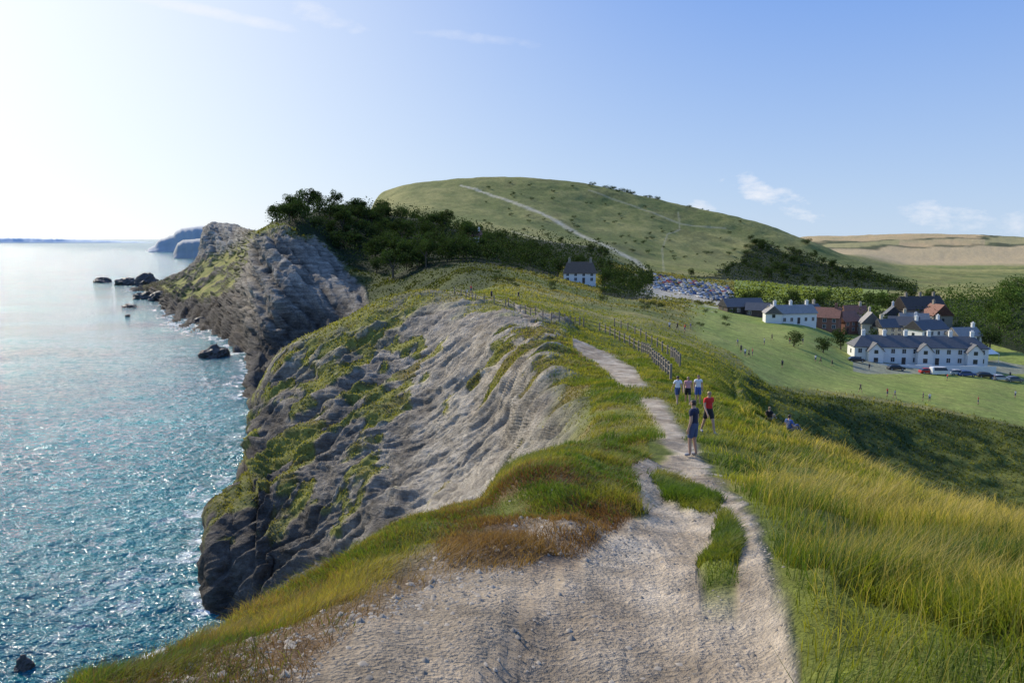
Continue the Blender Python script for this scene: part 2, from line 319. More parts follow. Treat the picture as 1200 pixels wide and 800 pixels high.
rc=mix(np.array([.135,.118,.097]),scree,np.clip(.42+strat*.5+nC*.5+nB*.6+fine*.3,0,1))
rc=mix(rc,np.array([.055,.049,.042]),ss(.0,.6,-strat*.7-nB*.5-fine*.5)*.75*(1-earth*.6))  # crevice shading painted into the rock colour where the relief dips
ec=mix(np.array([.24,.20,.155]),np.array([.44,.385,.305]),np.clip(.5+gf_*.35+nB*.5+fine*.25+nA*.4,0,1))
rc=mix(rc,ec,earth*.85)
rc=mix(rc,np.array([.32,.25,.165]),ss(.1,.5,nA+nB*.3)*.35)
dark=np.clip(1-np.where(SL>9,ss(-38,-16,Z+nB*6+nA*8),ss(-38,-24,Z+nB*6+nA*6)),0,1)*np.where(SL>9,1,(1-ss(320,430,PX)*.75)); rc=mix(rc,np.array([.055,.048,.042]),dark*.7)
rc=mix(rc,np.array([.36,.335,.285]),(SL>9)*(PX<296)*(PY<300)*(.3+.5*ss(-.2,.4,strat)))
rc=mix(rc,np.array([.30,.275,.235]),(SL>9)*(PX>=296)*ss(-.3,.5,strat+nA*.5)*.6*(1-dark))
veg=mix(np.array([.055,.068,.018]),np.array([.18,.18,.03]),np.clip(.45+nB+nC*.4+ss(6,8,SL)*.4,0,1)); veg=mix(veg,np.array([.14,.09,.045]),ss(.1,.45,fbm(X/5,Y/5,Z/5,3,101))*.6)
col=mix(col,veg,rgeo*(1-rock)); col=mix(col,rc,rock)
rbz=(SL>2.2)*(SL<7.2)*ss(585,610,PX)*(1-ss(715,745,PX))*ss(-.15,.2,nB+nA*.5)*(1-np.clip(rock,0,1)); col=mix(col,np.array([.15,.10,.055]),rbz*.6)
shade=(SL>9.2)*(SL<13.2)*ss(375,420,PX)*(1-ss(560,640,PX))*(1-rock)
col=mix(col,mix(np.array([.028,.042,.012]),np.array([.07,.085,.02]),np.clip(.5+nA+nB*.5,0,1)),shade*.92)  # slope facing away from the sun: its shade is painted into the ground colour
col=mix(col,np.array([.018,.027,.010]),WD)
le=np.interp(PX,[740,790,860,900,1000,1100,1200,1300,1900],[372,386,416,452,462,478,500,512,640])
lawn=np.clip((SL>6.5)*ss(790,830,PX)*ss(-3,3,le-PY)*(Y<300)*(Y>85),0,1)
lg=mix(np.array([.185,.235,.05]),np.array([.27,.29,.075]),np.clip(.5+nA*.8+nD*.6,0,1)); lg=mix(lg,np.array([.29,.25,.09]),ss(.1,.5,nB)*.35)
col=mix(col,lg,lawn*(1-WD))
bank=(PX>870)*(SL>5)*(SL<8.1)*(1-lawn); col=mix(col,mix(np.array([.04,.056,.014]),np.array([.14,.15,.032]),np.clip(.45+nB*1.2+nA*.8,0,1)),bank*.85)
ms=(SL>8)*(SL<14.5)*ss(560,640,PX)*(1-lawn)*(1-WD); col=mix(col,mix(np.array([.11,.13,.035]),np.array([.28,.24,.09]),np.clip(.5+nA*1.5+nD,0,1)),ms*.85)
cp=(SL>10)*(SL<14.6)*(jx>748)*(jx<866)*(jy>np.interp(PX,[750,860],[326,347]))*(jy<np.interp(PX,[750,860],[346,362])); col=mix(col,np.array([.42,.38,.31]),cp*.9)
vil=(PX>1000)*(SL>9.3)*(SL<10.4)*(PY>422)*(PY<438); col=mix(col,np.array([.24,.23,.21]),vil*.7)
hn=fbm(X/22,Y/40,Z/22,5,131,.65)
hg=mix(np.array([.125,.145,.04]),np.array([.27,.25,.085]),np.clip(.5+nD*.9+hn*1.4,0,1)); hg=mix(hg,np.array([.08,.09,.028]),ss(.12,.4,hn-nD*.3)*.6); hill=ss(14.2,14.9,SL)*(1-ss(18.6,19,SL))*(1-WD); col=mix(col,hg,hill)
gf=(PX>860)*(PX<1040)*(SL>11.5)*(SL<15.2)*(1-WD); col=mix(col,np.array([.21,.26,.065]),gf*.9)
ff=ss(18.4,18.9,SL)*(PX>900)
fq=PY-276+(PX-1000)*.02+nD*3
f1=6+2*np.sin(PX/70); f2=17+3*np.sin(PX/110+1)
fc=mix(mix(np.array([.46,.33,.17]),np.array([.38,.30,.15]),ss(-.3,.3,nD)),np.array([.28,.26,.11]),(fq>f1)*(fq<f2)*(np.sin(PX/37)>-.2)*.8)
fc=mix(fc,np.array([.44,.34,.19]),(fq>f2)*.8)
fc=mix(fc,np.array([.045,.06,.024]),np.maximum((1-ss(.6,1.6,np.abs(fq-f1))),1-ss(.6,1.7,np.abs(fq-f2)))*ss(-.5,-.1,nA+.2)*.9)
fc=mix(fc,np.array([.20,.26,.06]),(PY>311)*(PX>1035)*.9)
col=mix(col,fc,ff)
pcx=mix(np.array([.47,.395,.30]),np.array([.29,.23,.165]),np.clip(.5+nC*1.2+nB*1.2,0,1))
col=mix(col,pcx,np.clip(pathm,0,1)); col=mix(col,np.array([.55,.49,.38]),np.clip(hillpath,0,1)*.9)
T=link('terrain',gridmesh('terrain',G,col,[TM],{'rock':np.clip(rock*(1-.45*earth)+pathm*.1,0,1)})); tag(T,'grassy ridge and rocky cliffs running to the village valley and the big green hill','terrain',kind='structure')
# ---------- ground lookup
def colj(px): return int(np.argmin(np.abs(pxs-px)))
def ground(px,Yq):
    j=colj(px); i=int(np.clip(np.searchsorted(G[:,j,1],Yq),1,len(sl)-1)); a,b_=G[i-1,j],G[i,j]
    t=(Yq-a[1])/(b_[1]-a[1]+1e-9); t=min(max(t,0),1); return Vector(a*(1-t)+b_*t)
def gpt(px,py,Ymin=3,Ymax=1e9):
    j=colj(px); pv=py_of((G[:,j,2]-CZ)/G[:,j,1]); ok=np.where((G[:,j,1]>Ymin)&(G[:,j,1]<Ymax)&(pv<=py))[0]
    i=int(ok[0]) if len(ok) else int(np.searchsorted(G[:,j,1],min(Ymax,200)))
    return Vector(G[i,j])
def crest(px,Ya,Yb):
    j=colj(px); m=(G[:,j,1]>Ya)&(G[:,j,1]<Yb); ii=np.where(m)[0]; k=ii[np.argmax((G[ii,j,2]-CZ)/G[ii,j,1])]; return Vector(G[k,j])
SIT1=crest(926,26,44); SIT2=crest(902,30,50)
SIT1.z+=.12; SIT2.z+=.08
# ---------- sampling
clear=np.ones(PX.shape)
for s_ in (SIT1,SIT2): clear*=(np.hypot((G[...,0]-s_.x+.35)/1.3,(G[...,1]-s_.y+1.8)/2.6)>1)
def sample(mask,n):
    m=np.clip(mask*clear,0,None).astype(float)[:-1,:-1]*np.clip(np.diff(pxs)/1.5,0,12)[None,:]; p=m.ravel(); p=p/p.sum(); ii=rs.choice(len(p),n,p=p)
    i,j=np.divmod(ii,m.shape[1]); a=rs.rand(n)[:,None]; b_=rs.rand(n)[:,None]
    q=G[i,j]*(1-a)*(1-b_)+G[i+1,j]*a*(1-b_)+G[i,j+1]*(1-a)*b_+G[i+1,j+1]*a*b_
    return q,i,j
def blades(base,hh,ww,lx,ly,c,ctip,bd=.5):
    n=len(base); th=rs.rand(n)*math.pi*2; wx=np.cos(th)*ww*.5; wy=np.sin(th)*ww*.5; V=np.zeros((n,5,3))
    b0=base-np.array([0,0,.02]); W=np.stack([wx,wy,0*wx],-1)
    mid=b0+np.stack([lx*.3*hh,ly*.3*hh,hh*.58],-1); tip=b0+np.stack([lx*hh,ly*hh,hh],-1)
    V[:,0]=b0-W;V[:,1]=b0+W;V[:,2]=mid+W*.75;V[:,3]=mid-W*.75;V[:,4]=tip
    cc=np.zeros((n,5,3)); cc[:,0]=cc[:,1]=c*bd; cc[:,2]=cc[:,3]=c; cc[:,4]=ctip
    k=np.arange(n)[:,None]*5; lp=(k+np.array([0,1,2,3,3,2,4])).ravel(); st=(np.arange(n)[:,None]*7+np.array([0,4])).ravel()
    return V.reshape(-1,3),lp,st,cc.reshape(-1,3)
def rough_stuff(name,parts,mat,label,cat):
    V=[];L=[];Sx=[];Cc=[];bv=0;bl=0
    for v,l,s,c in parts:
        V.append(v);L.append(l+bv);Sx.append(s+bl);Cc.append(c);bv+=len(v);bl+=len(l)
    o=link(name,npmesh(name,np.concatenate(V),np.concatenate(L),np.concatenate(Sx),np.concatenate(Cc),[mat],False)); tag(o,label,cat,kind='stuff'); return o
def gblades(mask,n,h0,h1,c1,c2,wk=.0008,lean=.45,wmin=.005,cl=.9,bd=.5):
    q,i,j=sample(mask,n); Yq=q[:,1]; hh=rs.uniform(h0,h1,n)*np.clip(1+cl*fbm(q[:,0]/.9,q[:,1]/.9,0*Yq,2,5)+.5*fbm(q[:,0]/4,q[:,1]/4,0*Yq,2,6),.25,2); ww=np.maximum(wmin,Yq*wk)
    a=np.clip(.45+1.5*fbm(q[:,0]/1.7,q[:,1]/1.7,0*Yq,3,8)+rs.uniform(-.35,.35,n),0,1)[:,None]; c=np.array(c1)*(1-a)+np.array(c2)*a
    lb=fbm(q[:,0]/1.1,q[:,1]/1.1,0*Yq,2,15)
    lx=.2+lb*1.1+rs.randn(n)*lean*.7; ly=lb*.5+rs.randn(n)*lean*.7
    return blades(q,hh,ww,lx,ly,c,c*1.15,bd)
notpath=(1-np.clip(pathm*1.3,0,1))
patchy=.35+.65*ss(-.35,.05,nB+nC*.35)
rightz=(SL<5.1)*ss(-4,26,PX-pr+nB*20+nC*8)*notpath*(SL>.35)
midz=(SL>2.2)*(SL<6.4)*(PX>690)*notpath*(PX<900)
ridgez=(SL>5.5)*(SL<8.8)*(PX>545)*(PX<900)*notpath*(1-lawn)*(1-rock)
leftz=lz*(SL>.7)*(1-np.clip(bz*1.2,0,1))*(PX<640)*(dedge>-4)*(dedge<95)*notpath
gy=(.28,.28,.04); gg=(.08,.135,.02); gs=(.52,.40,.14); go=(.24,.22,.045)
parts=[gblades(rightz*patchy,110000,.12,.36,gg,gy,.0009,.5),
 gblades(rightz*(Y<9),60000,.11,.34,(.065,.115,.018),gy,.0012,.65,.009),
 gblades(rightz*ss(830,950,PX)*(PY<720)*(PY>480)*(.15+.85*ss(-.25,.1,nB+nA*.5)),36000,.26,.56,(.30,.25,.07),gs,.0008),
 gblades(rightz*(Y<12)*ss(900,1000,PX),9000,.3,.58,(.30,.25,.07),gs,.0006,.4,.004),
 gblades(midz*patchy,34000,.08,.28,gg,go),
 gblades(ridgez*patchy,60000,.08,.30,(.12,.16,.025),(.28,.26,.055),.0009,.45,.005,.9,.75),
 gblades(leftz*patchy,36000,.03,.12,gg,(.30,.25,.05),.0009,.8),
 gblades(leftz*(1-patchy+.3),16000,.03,.12,(.14,.08,.04),(.28,.19,.08),.0009,.8),
 gblades(turf,60000,.02,.10,(.11,.12,.025),(.30,.24,.06),.0010,.9,.007),
 gblades(np.clip(mound,0,1)*notpath*(1-mbr*.9)*patchy,32000,.04,.19,gg,go,.0009,.75,.005,1.1),
 gblades(island*(SL>.6)*patchy,17000,.05,.20,gg,go,.0010,.7),
 gblades(lz*np.clip(mbr,0,1)*notpath,26000,.03,.13,(.15,.075,.035),(.27,.17,.08),.0009,.9),
 gblades(lz*np.clip(bz,0,1)*(SL>.6)*(1-gm_)*notpath,34000,.02,.09,(.14,.08,.04),(.27,.18,.085),.0009,1.2)]
rough_stuff('long_grass',parts,GRASSM,'long green and golden grass growing on the ridge beside the path','grass')
vm=(SL>2.4)*(SL<9.0)*(Y>26)*(1-np.clip(rock*1.2,0,1))*(1-lawn)*notpath*(PX>240)*(Z>-40)*(1-.85*(PX>690)*(SL<9)*(PX<880))*(1-.6*ss(560,620,PX)*(SL>7)*(PX<880))
q,i,j=sample(vm,120000); n=len(q); cc=col[i,j]*rs.uniform(.75,1.35,(n,1))
hs_=np.clip(q[:,1]*.0022,.08,.4)*rs.uniform(.4,1.5,n)
vm2=(SL>9)*(SL<14.2)*(PX>300)*(PX<1010)*(1-lawn)*(1-WD)*(1-cp)*(1-rock)*(Z>-39)*(.15+.85*ss(.0,.25,nA+nB*.6))
q2,i2,j2=sample(vm2,26000); n2_=len(q2); cc2=col[i2,j2]*rs.uniform(.5,1.2,(n2_,1)); hs2=np.clip(q2[:,1]*.0016,.25,.9)*rs.uniform(.4,1.5,n2_)
rough_stuff('scrub',[blades(q,hs_,hs_*.6,rs.randn(n)*.5,rs.randn(n)*.5,cc,cc*1.25,.75),blades(q2,hs2,hs2*.9,rs.randn(n2_)*.5,rs.randn(n2_)*.5,cc2,cc2*1.15,.75)],GRASSM,'low scrubby plants covering the cliff tops and slopes','ground cover')
q,i,j=sample(WD*(Z>-38),140000); n=len(q); q[:,2]+=rs.uniform(0,6.0,n)*(.4+.6*np.clip(1+fbm(q[:,0]/8,q[:,1]/8,0*q[:,0],2,301)*2.4,0,1.8))*np.where((pxs[j]>805)&(q[:,1]>500),.6,1); s_=rs.uniform(.2,.5,(n,1))*np.clip(q[:,1:2]/350,.8,1.8)
a1=rs.randn(n,3); a1/=np.linalg.norm(a1,axis=1)[:,None]; a2=np.cross(a1,rs.randn(n,3)); a2/=np.linalg.norm(a2,axis=1)[:,None]
V=np.stack([q-a1*s_,q+a2*s_*.7,q+a1*s_,q-a2*s_*.7],1).reshape(-1,3)
uc=np.where((pxs[j]>1100)[:,None],np.array([.085,.125,.028]),np.array([.040,.058,.016])); tone=(1+.5*fbm(q[:,0]/7,q[:,1]/7,q[:,2]/7,2,305))[:,None]; cc=np.repeat((uc*tone*rs.uniform(.75,1.25,(n,1)))[:,None],4,1).reshape(-1,3)  # right hand wood gets brighter leaves, sunlight painted into the colour
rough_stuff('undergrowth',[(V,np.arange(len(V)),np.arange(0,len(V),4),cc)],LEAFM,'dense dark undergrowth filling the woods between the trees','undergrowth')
# gravel
gm=front*(SL>.6)*np.clip(np.maximum(pathm,bz*.8*(.25+.75*gm_)),0,1)*(.3+.7*ss(-.1,.2,nB-nC*.5)); q,i,j=sample(gm,12000); n=len(q); sz=np.clip(rs.lognormal(-4.5,.6,n),.005,.05)
oct_=np.array([(1,0,0),(0,1,0),(-1,0,0),(0,-1,0),(0,0,.7),(0,0,-.7)],float); V=oct_[None]*sz[:,None,None]*rs.uniform(.6,1.3,(n,6,1))
th=rs.rand(n)*6.28; ca,sa=np.cos(th)[:,None],np.sin(th)[:,None]; V=np.stack([V[...,0]*ca-V[...,1]*sa,V[...,0]*sa+V[...,1]*ca,V[...,2]],-1)+q[:,None]
tri=np.array([0,1,4,1,2,4,2,3,4,3,0,4]); lp=(np.arange(n)[:,None]*6+tri).ravel(); cst=np.array([.36,.305,.235])*rs.uniform(.5,1.2,(n,1)); cst=np.repeat(cst[:,None],6,1).reshape(-1,3)
STONE,nt,b=newmat('stone'); nt.links.new(N(nt,'ShaderNodeVertexColor',layer_name='Col').outputs['Color'],b.inputs['Base Color']); b.inputs['Roughness'].default_value=.9
rough_stuff('gravel',[(V.reshape(-1,3),lp,np.arange(0,len(lp),3),cst)],STONE,'loose pale stones scattered over the worn footpath','gravel')
# ---------- sea
us=np.concatenate([np.linspace(-1.7,-.8,60)[:-1],np.linspace(-.8,-.12,640),np.linspace(-.12,1.3,60)[1:]])
rv=np.concatenate([np.linspace(2.5,.66,30)[:-1],np.linspace(.66,.02,600)[:-1],np.geomspace(.02,.0006,70)])
YY=(CZ/rv)[:,None]+0*us[None]; XX=us[None]*YY
am=np.clip((400-YY)/340,0,1)
wz=(fbm(XX/7+YY*.03,YY/4.2,0*XX,2,201)*.45+rdg(XX/2.6,YY/1.7+XX*.1,0*XX+3,2,203)*.20)*am
SG=np.stack([XX,YY,wz],-1)
Zs=G[...,2]
cr=np.argwhere((Zs[:-1]*Zs[1:]<0)&(G[:-1,:,1]>40)&(G[:-1,:,1]<900)&(pxs[None]<470))
kd=kdtree.KDTree(max(len(cr),1))
for a,(i,j) in enumerate(cr): kd.insert((G[i,j,0],G[i,j,1],0),a)
kd.balance(); foam=np.zeros(XX.shape)
for i in range(0,XX.shape[0]):
    if YY[i,0]<55 or YY[i,0]>850: continue
    for j in range(59,699):
        if us[j]>-.25 and YY[i,0]>300: continue
        foam[i,j]=kd.find((XX[i,j],YY[i,j],0))[2]
fd=np.where(foam>0,foam,999.0)
fn=fbm(XX/2.2,YY/2.2,0*XX,5,211,.65); fn2=fbm(XX/12,YY/12,0*XX,3,213)
fm=np.clip(1-fd/(2.5+fn2*5+YY*.008),0,1)*ss(-.15,.25,fn)+.30*np.clip(1-fd/22,0,1)*ss(.22,.36,fn+fn2*.3)
sm,nt,b=newmat('sea_water'); tc=N(nt,'ShaderNodeTexCoord').outputs['Object']; fa=N(nt,'ShaderNodeAttribute',attribute_name='foam').outputs['Fac']
mp=N(nt,'ShaderNodeMapping',inp={'Scale':(.7,1.15,1),'Rotation':(0,0,.35)}); nt.links.new(tc,mp.inputs[0]); mv=mp.outputs[0]
w1=noise(nt,.55,3,mv,.6); w2=noise(nt,2.2,2,mv,.6); w3=noise(nt,.02,3,tc)
rgb=N(nt,'ShaderNodeMixRGB',inp={1:(.003,.095,.135,1),2:(.015,.215,.25,1)}); nt.links.new(mrange(nt,mth(nt,'ADD',w3,mth(nt,'MULTIPLY',w1,.5)),.55,.95,0,1),rgb.inputs[0])
rg2=N(nt,'ShaderNodeMixRGB',inp={2:(.75,.8,.8,1)}); nt.links.new(mth(nt,'MULTIPLY',fa,1.3,clamp=True),rg2.inputs[0]); nt.links.new(rgb.outputs[0],rg2.inputs[1]); nt.links.new(rg2.outputs[0],b.inputs['Base Color'])
b.inputs['Roughness'].default_value=.12; b.inputs['IOR'].default_value=1.33; b.inputs['Specular IOR Level'].default_value=.34
hh=mth(nt,'ADD',w1,mth(nt,'MULTIPLY',w2,.16)); bp=N(nt,'ShaderNodeBump',inp={'Strength':1.0,'Distance':1.4}); nt.links.new(hh,bp.inputs['Height']); nt.links.new(bp.outputs[0],b.inputs['Normal'])
so=link('sea',gridmesh('sea',SG,None,[sm],{'foam':np.clip(fm,0,1)})); tag(so,'glittering turquoise sea below the cliffs','sea',kind='structure')
# ---------- distant land, aerial haze put into its base colours
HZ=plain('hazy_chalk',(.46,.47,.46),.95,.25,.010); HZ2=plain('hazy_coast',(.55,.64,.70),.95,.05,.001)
def farland(name,pts,Y0,mat,label,depth):
    xs=np.arange(pts[0][0],pts[-1][0]+.1,.5); tp=np.interp(xs,[p[0] for p in pts],[p[1] for p in pts])+vn(xs/3,xs*0,xs*0,5)*.4; rows=[]
    for fz,dy in((-.1,0),(.0,.0),(.3,.06),(.5,.08),(.8,.10),(.93,.16),(1,.5),(-.1,1)):
        Yr=Y0+dy*depth*.6; zt=CZ+r_of(tp)*Y0*1.0; zz_=np.maximum(zt,2)*fz
        rows.append(np.stack([ux(xs,r_of(tp))*Yr,Yr+fbm(xs/16,xs*0+fz*.4,xs*0,3,9)*depth*.03,zz_-2],-1))
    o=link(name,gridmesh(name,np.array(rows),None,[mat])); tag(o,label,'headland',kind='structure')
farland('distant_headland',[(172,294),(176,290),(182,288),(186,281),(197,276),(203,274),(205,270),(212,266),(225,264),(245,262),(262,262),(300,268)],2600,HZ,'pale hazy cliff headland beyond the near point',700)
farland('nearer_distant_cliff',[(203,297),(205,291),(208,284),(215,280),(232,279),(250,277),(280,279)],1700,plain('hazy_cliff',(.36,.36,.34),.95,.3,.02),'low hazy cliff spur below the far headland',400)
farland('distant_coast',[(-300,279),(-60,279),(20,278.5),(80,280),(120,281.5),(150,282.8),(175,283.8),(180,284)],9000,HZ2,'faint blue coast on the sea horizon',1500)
# ---------- rocks in sea
def rockmesh(seed,sx,sy,sz,c):
    import bmesh
    bm=bmesh.new(); bmesh.ops.create_icosphere(bm,subdivisions=4,radius=1); co=np.array([v.co for v in bm.verts])
    d=1+.35*fbm(co[:,0]*1.3+seed,co[:,1]*1.3,co[:,2]*1.3,4,seed)+.14*np.round(3*fbm(co[:,0]*2+seed,co[:,1]*2,co[:,2]*2,2,seed+9))
    for v,k in zip(bm.verts,d): v.co=(v.co.x*k*sx,v.co.y*k*sy,v.co.z*k*sz)
    me=bpy.data.meshes.new('sea_rock'); bm.to_mesh(me); bm.free(); me.materials.append(c); return me
RK=plain('wet_rock',(.06,.052,.045),.6,.4,.8,0,.8)
for k,(px,py,w,h_,lab) in enumerate([(252,418,32,15,'dark sea rock standing just off the cliff foot with surf around it'),(120,331,18,7,'lone dark rock farthest out to sea on the left'),(147,334,20,9,'flat dark reef rock second from the left of the row off the point'),(172,335,26,14,'tall dark rock at the end of the point'),(152,360,14,4,'low awash rock nearest the camera below the reef row'),(166,350,22,10,'dark boulder against the foot of the point'),(188,352,26,12,'broad dark boulder where the point meets the sea'),(150,371,5,3,'tiny rock breaking the surface below the reef'),(28,783,22,16,'small dark rock awash in the bottom left corner of the sea'),(236,378,20,6,'low dark ledge along the shore of the headland')]):
    Ys=CZ/-r_of(py); s_=Ys/F; p=P(px,py,Ys); o=link('sea_rock',rockmesh(k+3,w*s_*.5,w*s_*.45,h_*s_*.85,RK),None,(p.x,p.y,0)); tag(o,lab,'rock')
# ---------- trees
def tree_protos(seed,h,r,kind,base=(.046,.068,.018)):
    R_=np.random.RandomState(seed); lob=[]; nl={'round':18,'pine':11,'bush':9}[kind]
    for a in range(nl):
        th=R_.rand()*6.28; rr_=r*.78*math.sqrt(R_.rand()); zc={'round':h*(.22+.62*R_.rand()),'pine':h*(.45+.45*R_.rand()),'bush':h*(.25+.4*R_.rand())}[kind]
        k=1-.45*abs(zc/h-.5)*2 if kind!='pine' else 1
        lob.append((rr_*math.cos(th)*k,rr_*math.sin(th)*k,zc,r*R_.uniform(.28,.5),R_.uniform(.65,1.25)))
    V=[];Cc=[]
    per=2000//nl
    for (x,y,z,lr,cb) in lob:
        d=R_.randn(per,3); d/=np.linalg.norm(d,axis=1)[:,None]; rad=lr*R_.uniform(.55,1.1,(per,1)); c0=np.array([x,y,z])+d*rad*np.array([1,1,.72])
        s_=R_.uniform(.11,.25,(per,1))*(h/8)
        a1=R_.randn(per,3); a1/=np.linalg.norm(a1,axis=1)[:,None]; a2=np.cross(a1,R_.randn(per,3)); a2/=np.linalg.norm(a2,axis=1)[:,None]
        V.append(np.stack([c0-a1*s_,c0+a2*s_*.7,c0+a1*s_,c0-a2*s_*.7],1))
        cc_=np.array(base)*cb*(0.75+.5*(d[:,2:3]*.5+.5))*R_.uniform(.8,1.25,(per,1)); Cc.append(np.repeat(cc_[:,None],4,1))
    V=np.concatenate(V).reshape(-1,3); Cc=np.concatenate(Cc).reshape(-1,3)
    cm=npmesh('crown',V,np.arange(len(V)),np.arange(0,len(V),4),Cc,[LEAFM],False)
    m=MB(); a=Vector((0,0,-.8)); b_=Vector((R_.uniform(-.3,.3),R_.uniform(-.3,.3),h*.42)); m.tube(a,b_,h*.035,h*.024,7)
    for (x,y,z,lr,cb) in lob[:6]: m.tube(b_-Vector((0,0,h*.08)),(x,y,z),h*.016,h*.005,5)
    tmh=m.mesh('trunk',[BARK]); return cm,tmh
PR={'round':[tree_protos(s,9,4.6,'round') for s in (1,2,3,8)],'bright':[tree_protos(s,9,4.6,'round',(.095,.14,.03)) for s in (11,12,13)],'pine':[tree_protos(s,11,5,'pine') for s in (4,5)],'bush':[tree_protos(s,2.2,1.9,'bush') for s in (6,7)]}  # bright: the round tree again with sunlight put into its leaf colour
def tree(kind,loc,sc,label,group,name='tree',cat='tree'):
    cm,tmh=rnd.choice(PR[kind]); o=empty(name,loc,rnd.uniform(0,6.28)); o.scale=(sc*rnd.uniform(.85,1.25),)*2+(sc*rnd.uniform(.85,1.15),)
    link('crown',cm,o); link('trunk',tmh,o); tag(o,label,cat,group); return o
def scatterm(n,mask,kinds,sc,label,group,**kw):
    w_=mask*Y*(Z>-38); q,i,j=sample(w_,n)
    for p in q: tree(rnd.choice(kinds),Vector(p),rnd.uniform(*sc),label,group,**kw)
def scatter(n,pxr,Yr,kinds,sc,label,group,cond=None,**kw):
    c=0;tries=0
    while c<n and tries<n*30:
        tries+=1; px=rnd.uniform(*pxr); Yq=math.exp(rnd.uniform(math.log(Yr[0]),math.log(Yr[1]))); g=ground(px,Yq); py=py_of((g.z-CZ)/g.y)
        if g.z<3 or (cond and not cond(px,Yq,py)): continue
        tree(rnd.choice(kinds),g,rnd.uniform(*sc),label,group,**kw); c+=1
scatterm(38,W1*(PX<415)*(1-HS),['round','pine'],(.55,1.05),'dark tree on the crest of the rocky headland','trees along the headland crest')
scatterm(88,W1*(PX>=400)*(PX<570),['round','round','pine'],(.7,1.1),'dark tree in the wood behind the headland crest','trees of the headland wood')
scatterm(38,W1*(PX>=560)*(1-HS),['round'],(.55,.95),'tree in the wooded belt at the foot of the big hill','trees at the hill foot')
scatterm(13,W4,['round'],(.5,.85),'tree beside the car park and thatched house','trees beside the car park')
scatterm(42,W2,['round'],(.55,.95),'tree in the dark wood along the foot of the hill flank','trees along the hill flank')
scatterm(36,W3,['bright','bright','round'],(.7,1.1),'broad green tree in the wood at the right edge','trees of the right hand wood')
scatterm(28,W5,['round','bright'],(.45,.85),'garden tree among the village houses','trees among the village houses')
scatter(10,(1000,1112),(310,430),['round','bright'],(.6,.9),'tree behind the upper village houses','trees behind the village')
scatter(30,(870,960),(640,830),['bush'],(1.5,3.2),'gorse bush on the right shoulder of the big hill','gorse bushes on the hill shoulder',lambda px,Y,py: py>262,name='gorse_bush',cat='bush')
scatter(80,(560,880),(640,960),['bush'],(.8,1.8),'scattered gorse bush on the open hillside','gorse bushes on the hillside',name='gorse_bush',cat='bush')
scatter(26,(690,775),(930,985),['bush'],(1.2,2.4),'gorse bush on the skyline of the big hill','gorse bushes on the skyline',name='gorse_bush',cat='bush')
scatter(34,(580,860),(190,330),['bush'],(.5,1.1),'low bush on the rough slope between the ridge and the wood','bushes on the rough slope',lambda px,Y,py: not(655<px<705),name='bush',cat='bush')
for px,py,sc,lb in [(985,398,.75,'dark bushy tree at the left end of the white cottages'),(965,402,.6,'round tree between the white cottage and the terrace'),(1022,392,.55,'small tree behind the terrace roof'),(930,395,.5,'small round tree beside the white cottage'),(1160,400,.8,'tree behind the marquee')]:
    tree('round',gpt(px,py+12,190),sc,lb,None)
# ---------- houses
WHITE=plain('white_render',(.74,.73,.69),.8,.06,.6); SLATE=plain('slate_roof',(.09,.09,.095),.6,.25,2); TILE=plain('clay_tile_roof',(.24,.11,.07),.8,.3,2); THATCH=plain('thatch',(.14,.10,.07),.95,.3,3); GREYR=plain('grey_tile_roof',(.26,.24,.22),.7,.2,2); STN=plain('stone_wall',(.30,.26,.20),.9,.25,2); BRICK=plain('brick_wall',(.26,.13,.09),.9,.2,3); GLS=plain('window_glass',(.03,.04,.05),.12,.1,1); FRM=plain('white_frame',(.7,.7,.68),.5,.03,1); DRK=plain('dark_wood',(.07,.055,.045),.8,.2,3); CREAM=plain('cream_render',(.55,.48,.36),.8,.08,.7)
def gable(w,d,h,rh,y0=None):
    m=MB(); x0,x1=-w/2,w/2; a,b_=-d/2,d/2
    m.add([(x0,a,-2),(x1,a,-2),(x1,b_,-2),(x0,b_,-2),(x0,a,h),(x1,a,h),(x1,b_,h),(x0,b_,h),(x0,0,h+rh-.02),(x1,0,h+rh-.02)],[(0,1,5,4),(2,3,7,6),(1,2,6,9,5),(3,0,4,8,7)]); return m
def roofm(w,d,h,rh,hip=0,ov=.35,th=.16):
    m=MB(); x0,x1=-w/2-ov,w/2+ov; s_=rh/(d/2); e=d/2+ov; ze=h-ov*s_; hx=hip
    top=[(x0,-e,ze+th),(x1,-e,ze+th),(x1,e,ze+th),(x0,e,ze+th),(x0+hx,0,h+rh+th),(x1-hx,0,h+rh+th)]
    bot=[(p[0],p[1],p[2]-th) for p in top]
    m.add(top+bot,[(0,1,5,4),(2,3,4,5),(3,0,4),(1,2,5),(7,6,10,11),(9,8,11,10),(6,9,10),(8,7,11),(0,6,7,1),(1,7,8,2),(2,8,9,3),(3,9,6,0)]); return m
